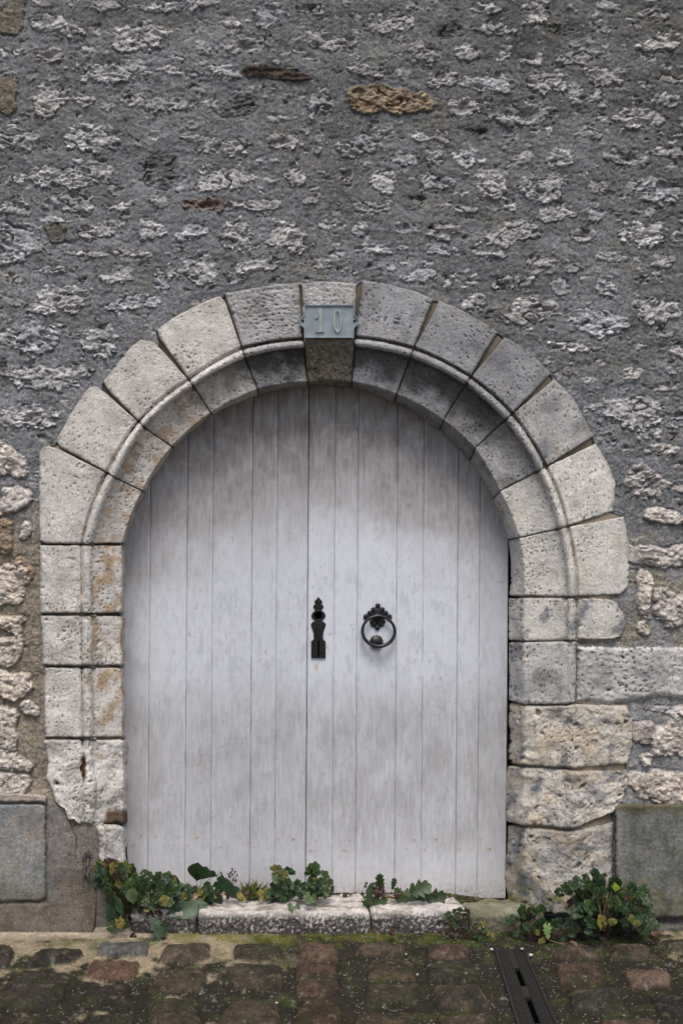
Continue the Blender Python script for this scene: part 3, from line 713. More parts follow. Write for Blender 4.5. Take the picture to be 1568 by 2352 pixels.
# large pitted block right of the second jamb stone belongs to the wall
def face_block(name, poly, y, mat, parent, base, seed, rough=1.0, holes=0.0, rad=9, thick=.05, greymix=.3, pits=1.0, step=2.4, loc=None, msk=1.0, extra=None):
    """flat-faced block with a traced outline, rounded worn edges and real thickness"""
    poly = [tuple(p) for p in poly]
    xs = [p[0] for p in poly]; ys = [p[1] for p in poly]
    gx = np.arange(min(xs)-4, max(xs)+6, step); gy = np.arange(min(ys)-4, max(ys)+6, step)
    X, Yy = np.meshgrid(gx, gy)
    sd = signed_inside(X, Yy, poly).reshape(X.shape)+2.5*fbm(X, Yy, 26, 3, seed)*rough+1.2*fbm(X, Yy, 9, 2, seed+5)*rough
    e = np.clip(1-sd/rad, 0, 1)
    h = -.009*rough*e**2+rough*(.002*fbm(X, Yy, 30, 4, seed+1)+.0011*fbm(X, Yy, 8, 2, seed+2))+(rough-1)*.005*ridge(X, Yy, 34, 3, seed+3)
    pt = sst(.55, .68, perlin(X/8.5, Yy/6.0, seed+4)+.4*fbm(X, Yy, 80, 2, seed+6))*pits
    h = h-.006*pt
    ho = sst(.50, .60, fbm(X, Yy, 13, 2, seed+12)+.25*fbm(X, Yy, 60, 2, seed+13))*holes
    h = h-.014*ho
    h = np.where(sd < 0, -thick, h)
    c = base[None, None]*(1+.24*fbm(X, Yy, 60, 4, seed+7)+.22*fbm(X, Yy, 6, 2, seed+8, gain=.8))[..., None]
    c = mix(c, lin(108, 110, 112), (sst(0, .4, fbm(X, Yy, 55, 4, seed+9))*greymix)[..., None])
    c = mix(c, lin(58, 48, 38), (pt*.5)[..., None])
    if extra: c, h = extra(X, Yy, c, h)
    pw = P(X, Yy, y-h)
    f = gridfaces(*X.shape)[:, ::-1]
    kp = (sd.ravel()[f] > -step*1.5).any(1)
    a = submesh(pw.reshape(-1, 3), f, kp, c.reshape(-1, 3).clip(.005, .8), None)
    return mesh(name, a[0], a[1], mat, parent, a[2], msk, loc=loc or (0, 0, 0))
o = face_block('dressed_stone', [(1324,1482),(1400,1486),(1480,1484),(1600,1486),(1640,1490),(1650,1612),(1560,1606),(1520,1600),(1480,1608),(1440,1612),(1400,1620),(1322,1612)],
           -.012, M_ashlar, wall, mix(GREY, CREAM, .55)*1.02, 200, rough=1.7, greymix=.45, pits=1.0, holes=1.0, rad=13)
o['label'] = 'large pitted pale block beside the right jamb'

# ================================================================ PLINTH BLOCKS
def cem(X, Y, c, h):
    c = mix(c, lin(112, 122, 130), (sst(.0, .4, fbm(X, Y, 120, 3, 301))*.6)[..., None])
    c = c*(1+.35*fbm(X, Y, 5.5, 2, 302, gain=.8)+.15*fbm(X, Y, 40, 4, 303, gain=.6))[..., None]
    c = mix(c, lin(86, 84, 70), (sst(1990, 2070, Y+30*fbm(X, Y, 40, 3, 304))*.6)[..., None])
    c = mix(c, lin(150, 132, 108), (sst(.1, .5, fbm(X, Y, 60, 4, 305))*.45)[..., None])
    return c, h
pl = empty('plinth_block', tuple(P(40, 2070, -.02)), 'speckled grey cement plinth block at the foot of the wall left of the door', 'block')
o = face_block('block', [(-330,1846),(98,1846),(105,1852),(106,2060),(96,2070),(-330,2076)], -.022, M_cement, pl, lin(142, 140, 134), 300, rough=.95, rad=6, pits=.15, greymix=.4, msk=0.2, extra=cem)
def cem2(X, Y, c, h):
    c = c*(.97+.55*fbm(X, Y, 5.5, 2, 314, gain=.8)+.18*fbm(X, Y, 40, 4, 315, gain=.6))[..., None]
    c = mix(c, lin(160, 158, 152), (sst(16, 4, X-1416+5*fbm(X, Y, 20, 3, 316))*.5)[..., None])
    c = mix(c, lin(92, 84, 56), (sst(1878, 1852, Y+14*fbm(X, Y, 40, 3, 311))*.8)[..., None])
    c = mix(c, lin(104, 98, 56), (sst(.0, .5, fbm(X, Y, 26, 4, 312)+.5*sst(1950, 2090, Y)-.15)*.55)[..., None])
    c = mix(c, lin(70, 74, 66), (sst(-.1, .4, fbm(X, Y, 70, 4, 313, ax=.5))*.5)[..., None])
    return c, h
pr = empty('plinth_block', tuple(P(1500, 2105, -.03)), 'mossy dark grey cement plinth block at the foot of the wall right of the door', 'block')
o = face_block('block', [(1412,1852),(1420,1846),(1900,1846),(1900,2110),(1440,2108),(1414,2100)], -.042, M_cement, pr, lin(118, 118, 112), 310, rough=1.0, rad=8, thick=.06, pits=.15, greymix=.3, msk=0.2, extra=cem2)
o = face_block('ledge', [(-330,1826),(60,1822),(106,1828),(107,1843),(-330,1843)], -.026, M_ashlar, pl, lin(170, 158, 146), 320, rough=1.2, rad=4, pits=.2)

# ================================================================ DOOR
door = empty('wooden_door', tuple(P(726, 2060, YK)), 'weathered white painted double door of vertical boards under the stone arch', 'door')
edges = [283, 344, 429, 488, 578, 635, 706, 767, 820, 910, 971, 1050, 1100, 1161]
def door_leaf(x0, x1, lines, name, label, seed):
    xs = [];
    ln = sorted(lines)
    a = np.arange(x0, x1+.1, 2.6)
    extra = []
    for l in ln:
        extra += [l-2.2, l-1.3, l-.6, l, l+.6, l+1.3, l+2.2]
    xs = np.unique(np.round(np.r_[a[[min([abs(v-l) for l in ln]+[9]) > 2.6 for v in a]], [e for e in extra if x0 <= e <= x1]], 2))
    ys = np.arange(860, 2064, 2.6)
    X, Y = np.meshgrid(xs, ys)
    h = .0008*fbm(X, Y, 60, 3, seed, ax=.4)
    pid = np.zeros_like(X)
    for l in ln:
        d = np.abs(X-l+.35*fbm(X*0+l, Y, 50, 3, 120)); h = h-.0035*np.exp(-(d/.8)**2)-.0008*np.exp(-(d/2.2)**2); pid += (X > l)
    h += .0012*np.sin(pid*2.7+seed)
    slot = -.0075*(Y-1400)                                     # the boards lean a little
    # paint: white, with old grey-brown grime and painted arch shade above and mottling below
    paint = lin(210, 213, 219)
    Xo = X; X = X+pid*53.7*(np.sin(pid*7.1)) 
    n1 = fbm(Xo, Y, 150, 4, 121); n2 = fbm(X, Y, 70, 4, 122, ax=.45); n3 = fbm(X, Y, 24, 4, 123, ax=.35); n4 = fbm(X, Y, 30, 3, 124); n6 = fbm(X, Y, 60, 4, 143, ax=.12); X = Xo
    pn = np.sin(pid*12.9898+seed)*.5
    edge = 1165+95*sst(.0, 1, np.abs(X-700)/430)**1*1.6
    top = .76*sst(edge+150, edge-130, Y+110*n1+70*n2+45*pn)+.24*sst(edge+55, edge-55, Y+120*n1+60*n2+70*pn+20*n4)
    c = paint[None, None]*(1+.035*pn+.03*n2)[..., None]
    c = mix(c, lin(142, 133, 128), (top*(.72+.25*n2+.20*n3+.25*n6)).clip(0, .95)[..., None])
    top2 = sst(1150, 915, Y+70*n1-.10*np.abs(X-726))  # dark gradient under the arch: grime with the arch's shade painted in
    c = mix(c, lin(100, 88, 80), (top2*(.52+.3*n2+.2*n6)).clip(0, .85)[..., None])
    # pale scuffs and scratches in the grime
    sc = sst(.50, .62, ridge(X, Y, 75, 2, 130))*sst(0, .3, n4+.1)*top*sst(930, 990, Y)
    c = mix(c, lin(180, 176, 176), (sc*.30)[..., None])
    scr = sst(.86, .97, ridge(X, Y, 120, 1, 133, ax=1.2))*sst(.0, .35, fbm(X, Y, 80, 2, 134))*top
    c = mix(c, lin(176, 168, 162), (scr*.45)[..., None])
    # side boards greyed, the left one's shade painted in, and low mottling
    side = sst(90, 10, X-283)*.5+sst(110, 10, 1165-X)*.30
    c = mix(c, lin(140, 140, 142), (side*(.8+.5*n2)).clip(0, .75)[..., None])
    low = sst(1520, 1680, Y+60*n1)*sst(2010, 1880, Y+60*n1)
    n5 = fbm(X, Y, 130, 6, 141, gain=.62, ax=.6)
    c = mix(c, lin(140, 138, 138), (low*(.20+.30*sst(-.25, .35, n5+.25*pn)+.25*sst(-.3, .4, n6))).clip(0, 1)[..., None])
    c = mix(c, lin(110, 108, 108), (low*sst(.12, .5, fbm(X, Y, 46, 5, 142, gain=.65, ax=.35))*.25).clip(0, 1)[..., None])
    mid = sst(-.02, .5, n2+n3*.5)*sst(1250, 1350, Y)*.28
    c = mix(c, lin(150, 152, 158), mid[..., None])
    drip = sst(.22, .55, fbm(X, Y, 110, 4, 126, ax=.09))*sst(1640, 1760, Y)*sst(2030, 1930, Y)
    c = mix(c, lin(214, 217, 226), (drip*.65)[..., None])
    c = mix(c, lin(176, 172, 168), (sst(1960, 2055, Y)*.5)[..., None])
    ft = sst(2030, 2062, Y+22*np.abs(n3)+8)*sst(.1, .4, fbm(X, Y, 9, 2, 127, ax=.3)+.12)
    c = mix(c, lin(70, 56, 48), (ft*.6)[..., None])
    c = mix(c, lin(186, 182, 180), (sst(1520, 1750, Y)*.35)[..., None])
    c = c*(1+.06*fbm(X, Y, 70, 5, 144, gain=.6, ax=.06)+.05*pn)[..., None]
    spk = sst(.36, .55, fbm(X, Y, 9, 3, 145, gain=.7, ax=.6))*(.25+.75*sst(-.1, .3, n1))
    c = mix(c, lin(112, 110, 110), (spk*.5)[..., None])
    flake = sst(.40, .46, fbm(X, Y, 20, 3, 146, ax=.4))*sst(.0, .3, fbm(X, Y, 160, 2, 147)); h -= .0006*flake
    c = mix(c, lin(158, 152, 146), (flake*.55)[..., None])
    gro = np.zeros_like(X)
    for l in ln: gro = np.maximum(gro, np.exp(-((X-l)/1.0)**2)*(.35+.7*fbm(X*0+l*3, Y, 60, 4, 128)).clip(0, 1))
    c = mix(c, lin(60, 58, 58), (gro*.65)[..., None])
    pal = np.zeros_like(X)
    for l in ln: pal = np.maximum(pal, np.exp(-((X-l+2.6)/1.2)**2)*sst(0, .3, fbm(X*0+l*5, Y, 80, 3, 129)))
    c = mix(c, lin(215, 216, 222), (pal*.4)[..., None])
    # soft brown-grey darker patch under the knocker, rust runs
    gk = np.exp(-(((X-866)/34)**2+((Y-1492)/22)**2))*(.6+.6*n4)
    c = mix(c, lin(120, 108, 100), (gk*.5).clip(0, .6)[..., None])
    def rust(x, y, rx, ry, a=1.0):
        nonlocal c
        q = np.exp(-(((X-x)/rx)**2+((Y-y)/ry)**2))
        c = mix(c, lin(196, 140, 70), (q*a*(.75+.6*n4)).clip(0, .9)[..., None])
    for t in RUST: rust(*t)
    pw = P(X+slot, Y, YK-h)
    f = gridfaces(*X.shape)[:, ::-1]
    base = pw.reshape(-1, 3); cc = c.reshape(-1, 3).clip(.01, .8)
    nv = len(base); nr, ncol = X.shape
    # back skin and rim give the leaf its thickness
    b = base+np.array([0, .045, 0]); idx = np.arange(nv).reshape(nr, ncol)
    ring = np.r_[idx[0, :], idx[1:, -1], idx[-1, -2::-1], idx[-2:0:-1, 0]]
    nxt = np.roll(ring, -1)
    rim = np.stack([ring, ring+nv, nxt+nv, nxt], -1)
    fa = np.concatenate([f, rim], 0)
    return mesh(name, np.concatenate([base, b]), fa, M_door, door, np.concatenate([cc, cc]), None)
NAILS = [(325,1919,1.6),(309,1941,1.3),(360,1921,1.1),(412,1923,.9),(382,1941,.7),(455,1924,2.2),(436,1943,1.4),(474,1945,1.2),(498,1927,.7),(507,1946,1.4),(583,1946,1.0),(621,1948,.9),(642,1927,.9),(674,1928,2.3),(716,1954,2.0),(729,1931,1.2),(797,1956,1.1),(804,1930,1.0),(790,1953,1.3),(857,1929,.8),(830,1952,.6),(953,1929,1.0),(934,1949,.8),(976,1952,.9),(1001,1928,2.0),(1055,1951,1.9),(1087,1950,1.4),(1106,1928,.9),(1125,1950,2.1)]
RUST = [(x, y+1, 2.2+r, 2.6+r*1.2, .30+.18*r) for x, y, r in NAILS]
RUST += [(727,1534,3.4,6,.85),(726,1528,1.6,3,1),(751,1487,2.6,3.4,.8),(503,1470,2,3,.8),(477,1463,3,1.3,.6),(495,1463,3,1.3,.5),(507,1444,2.4,2,.6),(458,1443,1.6,2,.5),(706,1330,1.6,3,.9),(707,1372,1,2,.6),(728,1384,1.5,2,.0)]
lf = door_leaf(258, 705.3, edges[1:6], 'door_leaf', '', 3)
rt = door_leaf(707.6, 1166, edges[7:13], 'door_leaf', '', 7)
lf['label'] = 'left leaf of white boards'; rt['label'] = 'right leaf of white boards with iron fittings'
def boxv(x0, x1, y0, y1, z0, z1):
    v = np.array([(x, y, z) for x in (x0, x1) for y in (y0, y1) for z in (z0, z1)], float)
    f = [(0,1,3,2),(4,6,7,5),(0,4,5,1),(2,3,7,6),(0,2,6,4),(1,5,7,3)]
    return v, f
a0, a1 = P(200, 840, YK+.06), P(1250, 2085, YK+.06)
v, f = boxv(a0[0], a1[0], YK+.052, YK+.09, a1[2], a0[2])
mesh('gap_backing', v, f, M_backing, door, smooth=False)  # added dark slab behind the leaves, painting the unlit interior seen through gaps
# nail heads
for x, y, r in NAILS:
    if r < .8: continue
    bm = bmesh.new(); bmesh.ops.create_uvsphere(bm, u_segments=10, v_segments=6, radius=.0011+.0006*r)
    c0 = P(x-.0075*(y-1400)*0, y, YK-.0006)
    vv = np.array([(q.co.x, q.co.y*.4, q.co.z) for q in bm.verts])+c0
    ff = [[q.index for q in p.verts] for p in bm.faces]; bm.free()
    mesh('nail', vv, ff, M_nail, door)

# ---- iron fittings
def ZD(zx, zy, ox, oy, sc): return ((ox+zx/sc)/1.0887, (oy+zy/sc)/1.0887)
def plate_from_halves(name, rows, cx, conv, ydep, thick, mat, parent, bev=.18, scallop=None):
    """bevelled plate from half widths listed from the top down"""
    rows = [(y, wl) for y, wl in rows]
    L = [conv(cx-wl, y) for y, wl in rows]; Rr = [conv(cx+wl, y) for y, wl in rows]; M = [conv(cx, y) for y, wl in rows]
    V = []; Fc = []
    n = len(rows)
    for lay, (k, dy) in enumerate(((1.0, 0), (1.0, -thick*.6), (.86, -thick), (0.0, -thick*1.15))):
        for i in range(n):
            for s in (L[i], Rr[i]):
                x = M[i][0]+(s[0]-M[i][0])*k; yy = s[1]
                V.append(P(x, yy, ydep+dy))
    def id_(lay, i, s): return lay*2*n+i*2+s
    for lay in range(3):
        for i in range(n-1):
            Fc.append((id_(lay, i, 0), id_(lay, i+1, 0), id_(lay+1, i+1, 0), id_(lay+1, i, 0)))
            Fc.append((id_(lay, i, 1), id_(lay+1, i, 1), id_(lay+1, i+1, 1), id_(lay, i+1, 1)))
        for e in (0, n-1):
            Fc.append((id_(lay, e, 0), id_(lay+1, e, 0), id_(lay+1, e, 1), id_(lay, e, 1)))
    return mesh(name, np.array(V), Fc, mat, parent, smooth=False)
def densify(rows, k=4):
    y = np.array([r[0] for r in rows], float); w_ = np.array([r[1] for r in rows], float)
    t = np.arange(len(rows)); tt = np.linspace(0, len(rows)-1, (len(rows)-1)*k+1)
    return list(zip(np.interp(tt, t, y), np.interp(tt, t, w_)))
hw = lambda zx, zy: ZD(zx, zy, 740, 1470, 5.2267)
lock_rows = densify([(112,0),(128,8),(145,22),(165,43),(183,53),(197,48),(208,38),(216,42),(226,58),(240,68),(256,67),(268,55),(280,43),(292,42),(305,55),(330,80),(360,93),(388,86),(410,66),(425,50),(434,44),(440,58),(452,82),(470,96),(492,96),(520,84),(560,70),(610,62),(655,60),(672,64),(690,80),(702,93),(810,94),(918,95)])
yd = YK-.0015
lock = plate_from_halves('lock_plate', lock_rows, 292, hw, yd, .0045, M_iron, door)
def disc(name, cx, cy, rx, ry, y0, thick, mat, parent, n=32, scal=0, amp=0, dome=0.0):
    V = []; Fc = []
    ks = [(1.0, 0), (1.0, -thick*.7), (.88, -thick), (.5, -thick-dome*.75), (0.02, -thick-dome)]
    for k, dy in ks:
        for i in range(n):
            a = 2*math.pi*i/n; r = 1+amp*(abs(math.sin(scal*a/2)) if scal else 0)
            V.append(P(cx+rx*k*r*math.cos(a), cy+ry*k*r*math.sin(a), y0+dy))
    for l in range(len(ks)-1):
        for i in range(n):
            j = (i+1) % n; Fc.append((l*n+i, (l+1)*n+i, (l+1)*n+j, l*n+j))
    Fc.append([(len(ks)-1)*n+i for i in range(n)][::-1])
    return mesh(name, np.array(V), Fc, mat, parent)
def torus(name, cx, cy, rx, ry, tube, y0, mat, parent, n=64, m=12, tilt=0.0, flat=1.0, thick_f=None):
    c0 = P(cx, cy, y0); k = (D+y0)/F; V = []; Fc = []
    for i in range(n):
        a = 2*math.pi*i/n
        tb = tube*(thick_f(a) if thick_f else 1)
        ctr = np.array([rx*k*math.cos(a), 0, ry*k*math.sin(a)]); ctr[1] = -tilt*(1-math.sin(a))*.5
        nrm = np.array([math.cos(a), 0, math.sin(a)])
        for j in range(m):
            b = 2*math.pi*j/m
            V.append(c0+ctr+nrm*tb*math.cos(b)+np.array([0, -1, 0])*tb*math.sin(b)*flat)
    for i in range(n):
        for j in range(m):
            i2, j2 = (i+1) % n, (j+1) % m
            Fc.append((i*m+j, i2*m+j, i2*m+j2, i*m+j2))
    return mesh(name, np.array(V), Fc, mat, parent)
cx, cy = hw(290, 358)
disc('keyhole', cx, cy, 9.3, 9.3, yd-.0050, .0006, M_black, lock)  # black disc on the plate, painted darkness instead of an open hole
torus('keyhole_ring', cx, cy, 10.2, 10.2, .0012, yd-.0052, M_iron, lock, 40, 8)
c1 = hw(281, 600); c2 = hw(300, 905)
v, f = boxv(P(c1[0], 0, yd)[0], P(c2[0], 0, yd)[0], yd-.0060, yd-.0045, P(0, c2[1], yd)[2], P(0, c1[1], yd)[2])
mesh('slot', v, f, M_black, lock, smooth=False)
plate_from_halves('slot_guard', densify([(515,0),(540,10),(575,14),(620,12),(680,9),(700,0)], 3), 290, hw, yd-.005, .006, M_iron, lock)
for dx in (-26, 26):
    plate_from_halves('raised_rib', densify([(545,0),(600,12),(700,17),(905,17),(912,12)], 3), 290+dx*1.6, hw, yd-.0046, .0022, M_iron, lock)
for zx, zy in ((292, 188), (236, 890), (348, 890), (292, 470)):
    cx, cy = hw(zx, zy); disc('screw', cx, cy, 1.5, 1.5, yd-.0048, .0012, M_iron, lock, 12, dome=.0006)
# knocker
kn = empty('door_knocker', (0, 0, 0)); kn.parent = door; kn.location = tuple(P(867, 1440, YK)-base_loc(door))
kn['label'] = 'black iron ring knocker on leaf shaped plate'
krow = densify([(198,0),(215,14),(232,32),(243,34),(250,18),(256,22),(262,45),(275,66),(290,76),(300,66),(308,48),(312,70),(305,95),(312,108),(330,118),(338,100),(345,118),(350,150),(365,168),(380,173),(395,166),(408,140),(412,118),(432,118),(452,112),(458,80),(470,78),(485,86),(498,70),(505,38),(514,30),(524,34),(536,24),(552,0)], 3)
krow = sorted([(y, w_*.62 if w_ > 60 else w_*.8) for y, w_ in krow], key=lambda r: r[0])
for zx, zy, r in ((1068,236,30),(1012,284,30),(1124,284,30),(962,328,28),(1172,328,28),(916,378,34),(1214,378,34),(990,442,26),(1140,442,26),(1016,474,34),(1108,474,34),(1062,522,30),(1068,330,62),(1062,420,60)):
    a_, b_ = hw(zx, zy); disc('leaf_lobe', a_, b_, r/5.69, r/5.69, yd-.001, .0035, M_iron, kn, n=36, scal=6, amp=.22, dome=.0015)
plate_from_halves('knocker_plate', krow, 1062, hw, yd, .004, M_iron, kn)
cx, cy = hw(1068, 385)
disc('knocker_boss', cx, cy, 12, 9, yd-.003, .008, M_iron, kn, dome=.006)
cx, cy = hw(1074, 562)
torus('knocker_ring', cx, cy, 37, 34, .0048, yd-.016, M_iron, kn, 80, 14, tilt=.012, thick_f=lambda a: 1.0+.35*(.5-.5*math.sin(a)))
cx, cy = hw(1050, 705)
disc('striker', cx, cy, 14, 14, yd, .008, M_iron, kn, n=64, scal=14, amp=.14, dome=.010)

# ================================================================ NUMBER PLATE
YP = -.026
pp = P(757, 738, YP)
plate = empty('number_plate', tuple(pp), 'blue grey metal house number plate with raised 10 on the keystone', 'sign')
pc_ = lambda zx, zy: ZD(zx, zy, 700, 720, 6.272)
half = [(262,0),(262,390),(262,390)]
def plate_outline(grow=0.0):
    r = []
    def q(x, y): r.append((x, y))
    x0, x1, y0, y1 = 380+grow, 1160-grow, 262+grow, 782-grow
    q(x0, y0); q(x1, y0)
    for t in np.linspace(0, 1, 6)[1:]: q(x1+(0 if t < .5 else 6*(t-.5)), y0+(400-y0)*t)
    ear = [(1178,430),(1205,455),(1230,485),(1242,520),(1232,555),(1208,585),(1180,610),(1163,635)]
    for x, y in ear: q(x-grow*(.9 if x > 1180 else 1), 520+(y-520)*(1-grow/110 if abs(y-520) < 95 else 1))
    q(x1, y1); q(x0, y1)
    for x, y in ear[::-1]: q(1540-(x-grow*(.9 if x > 1180 else 1)), 520+(y-520)*(1-grow/110 if abs(y-520) < 95 else 1))
    for t in np.linspace(1, 0, 6)[:-1]: q(x0-(0 if t < .5 else 6*(t-.5)), y0+(400-y0)*t)
    return r
def to_world(pts, y): return np.array([P(*pc_(a, b), y) for a, b in pts])
o0, o1 = plate_outline(0), plate_outline(14)
n = len(o0)
L = [to_world(o0, YP+.006), to_world(o0, YP-.006), to_world(o1, YP-.006), to_world(o1, YP-.0005)]
V = np.concatenate(L); Fc = []
for l in range(3):
    for i in range(n):
        j = (i+1) % n; Fc.append((l*n+i, l*n+j, (l+1)*n+j, (l+1)*n+i))
Fc.append([3*n+i for i in range(n)])
mesh('plate', V, Fc, M_plate, plate, smooth=False)
def extrude(name, polys, y0, t, mat, parent, bevel=.6):
    """raised characters: each polygon extruded; a pair (outer, inner) makes a ring"""
    V = []; Fc = []
    for pol in polys:
        if isinstance(pol, tuple):
            a, b = pol; n = len(a); s = len(V)
            cx = sum(p[0] for p in a)/n; cy = sum(p[1] for p in a)/n
            lay = [to_world(a, y0), to_world([mix(np.array(p), np.array(q), .16) for p, q in zip(a, b)], y0-t),
                   to_world([mix(np.array(p), np.array(q), .84) for p, q in zip(a, b)], y0-t), to_world(b, y0)]
            for q in lay: V += list(q)
            for l in range(3):
                for i in range(n):
                    j = (i+1) % n; Fc.append((s+l*n+i, s+l*n+j, s+(l+1)*n+j, s+(l+1)*n+i))
        else:
            n = len(pol); s = len(V); V += list(to_world(pol, y0)) + list(to_world(pol, y0-t))
            for i in range(n):
                j = (i+1) % n; Fc.append((s+i, s+j, s+n+j, s+n+i))
            Fc.append([s+n+i for i in range(n)])
    return mesh(name, np.array(V), Fc, mat, parent, smooth=False)
one = [(612,325),(662,325),(662,655),(668,664),(694,668),(694,694),(560,694),(560,668),(600,664),(610,652),(610,392),(602,440),(585,470),(560,478),(548,468),(556,456),(580,448),(592,420),(596,370)]
extrude('digit_one', [one], YP-.0004, .0045, M_digit, plate)
aa = np.linspace(0, 2*math.pi, 41)[:-1]
extrude('digit_zero', [([(900+82*math.cos(a), 525+182*math.sin(a)) for a in aa], [(902+26*math.cos(a), 515+150*math.sin(a)) for a in aa])], YP-.0004, .0045, M_digit, plate)
for zx in (358, 1168):
    cx, cy = pc_(zx, 522)
    torus('screw_eye', cx, cy, 3.6, 3.8, .0009, YP-.0008, M_plate, plate, 24, 8)
    disc('screw_hole', cx, cy, 3.2, 3.4, YP-.0002, .0003, M_nail if False else M_black, plate, 20)

# ================================================================ PAVEMENT
def gp(px, py, z=0.0): q = G(px, py, z); return (q[0], q[1])
COB = [  # four corners (picture) clockwise from top left, colour
 ([(-60,2168),(28,2168),(38,2185),(20,2224),(-60,2226)], (74,66,62)),
 ([(92,2177),(190,2176),(193,2190),(165,2211),(57,2216),(60,2205)], (58,56,50)),
 ([(230,2162),(347,2162),(340,2192),(300,2194),(217,2192)], (104,106,108)),
 ([(378,2168),(487,2164),(482,2198),(440,2207),(364,2207),(366,2192)], (98,86,76)),
 ([(534,2170),(600,2164),(650,2172),(652,2196),(600,2206),(536,2200)], (70,66,56)),
 ([(682,2164),(774,2166),(779,2202),(730,2208),(686,2196)], (104,84,72)),
 ([(808,2168),(860,2162),(934,2168),(934,2190),(870,2194),(812,2190)], (88,76,66)),
 ([(976,2168),(1050,2166),(1082,2172),(1080,2200),(1020,2206),(978,2192)], (94,76,68)),
 ([(1262,2176),(1330,2168),(1386,2178),(1388,2196),(1330,2202),(1264,2196)], (112,94,82)),
 ([(1396,2168),(1470,2166),(1494,2176),(1490,2198),(1430,2204),(1398,2192)], (92,82,72)),
 ([(1516,2158),(1600,2152),(1640,2180),(1540,2184)], (80,74,64)),
 ([(35,2234),(160,2232),(165,2245),(145,2300),(90,2316),(-40,2318),(-10,2280)], (66,60,56)),
 ([(210,2204),(325,2207),(318,2232),(303,2247),(240,2249),(195,2240)], (118,90,76)),
 ([(366,2228),(480,2222),(477,2250),(471,2274),(400,2274),(336,2270)], (88,76,64)),
 ([(518,2218),(600,2212),(650,2216),(652,2268),(600,2274),(508,2268)], (78,68,58)),
 ([(678,2212),(774,2210),(780,2240),(782,2286),(740,2288),(675,2286)], (88,68,56)),
 ([(842,2206),(900,2200),(956,2206),(956,2246),(900,2252),(840,2246)], (88,76,60)),
 ([(972,2206),(1082,2202),(1104,2252),(1050,2256),(984,2254)], (62,58,52)),
 ([(1272,2212),(1340,2208),(1388,2214),(1392,2256),(1340,2262),(1280,2254)], (92,72,62)),
 ([(1428,2226),(1524,2222),(1546,2240),(1540,2260),(1449,2271)], (122,100,90)),
 ([(196,2262),(300,2257),(312,2306),(250,2310),(190,2304)], (54,52,46)),
 ([(348,2298),(400,2288),(436,2290),(466,2340),(460,2362),(330,2362)], (78,68,58)),
 ([(522,2296),(640,2292),(648,2330),(646,2362),(560,2368),(490,2360)], (82,70,60)),
 ([(682,2294),(782,2290),(790,2330),(792,2362),(720,2368),(672,2360)], (80,62,46)),
 ([(836,2258),(960,2256),(972,2302),(900,2308),(834,2302)], (66,60,48)),
 ([(986,2262),(1102,2258),(1134,2312),(1070,2318),(1000,2308)], (74,66,58)),
 ([(1300,2268),(1420,2264),(1440,2316),(1380,2326),(1312,2318)], (64,62,56)),
 ([(1486,2284),(1600,2276),(1640,2330),(1520,2338)], (48,48,48)),
 ([(816,2328),(948,2322),(960,2385),(806,2388)], (78,66,54)),
 ([(1000,2330),(1136,2328),(1160,2388),(1010,2392)], (84,72,62)),
 ([(1374,2340),(1500,2336),(1536,2390),(1390,2396)], (98,78,66)),
 ([(10,2334),(160,2330),(150,2392),(-20,2396)], (60,54,50)),
 ([(196,2328),(306,2324),(312,2388),(176,2392)], (62,58,50)),
]
gxs = axis(-3.2, 3.6, -1.12, 1.36, .0036, 1.12, .03)
gys = axis(-3.4, .06, -.66, .0, .0036, 1.12, .03)
GX, GY = np.meshgrid(gxs, gys)
U, Vv = GX*S, GY*S
PXg = VX+(GX-CAMX)*F/(GY+D)                                    # only to place traced mortar and moss areas
gh = .0035*fbm(U, Vv, 60, 4, 150)+.0016*fbm(U, Vv, 12, 3, 151)+.001*fbm(U, Vv, 6, 2, 152)
sand = lin(150, 138, 118); soil = lin(52, 48, 38); moss = lin(78, 90, 36)
band = sst(-.36, -.20, GY)                                      # pale sandy mortar lies nearest the wall
lf_ = sst(.05, -.35, GX); rt_ = sst(1.02, 1.16, GX)
sandm = np.clip(sst(-.2, .35, 1.5*fbm(U, Vv, 75, 5, 153, gain=.62)+.8*band-.78+.40*lf_)*np.maximum(lf_, rt_*1.0), 0, 1)
gc = soil[None, None]*(1+.5*fbm(U, Vv, 30, 4, 154))[..., None]
gc = mix(gc, sand, (sandm*.95)[..., None])
mossm = sst(.0, .35, fbm(U, Vv, 50, 4, 155)+.25*sst(-.22, -.08, GY)-.05)
gc = mix(gc, moss*.9*(1+.5*fbm(U, Vv, 9, 2, 156))[..., None], (mossm*(.55+.35*sst(-.25, -.08, GY))*(1-.5*sandm))[..., None])
pale = sst(-.10, -.05, GY)*sst(-.42, -.55, GX)
gc = mix(gc, lin(176, 164, 150), (pale*.9)[..., None])
mossy = sst(-.13, -.07, GY)*sst(-.55, -.45, GX)*sst(.5, .2, GX)
gc = mix(gc, lin(112, 112, 40), (mossy*.75*sst(-.3, .2, fbm(U, Vv, 30, 3, 157)))[..., None])
lichen_ = sst(.42, .5, fbm(U, Vv, 20, 3, 217)+.2*fbm(U, Vv, 120, 2, 218))
gm = np.zeros(GX.shape); gid = np.full(GX.shape, -1)
polys = [([gp(x, y, .01) for x, y in p], lin(*c)) for p, c in COB]
ntr = len(polys)
def centroid(p): return (sum(q[0] for q in p)/len(p), sum(q[1] for q in p)/len(p))
cen = [centroid(p) for p, _ in polys]
row = 0; y = -.06
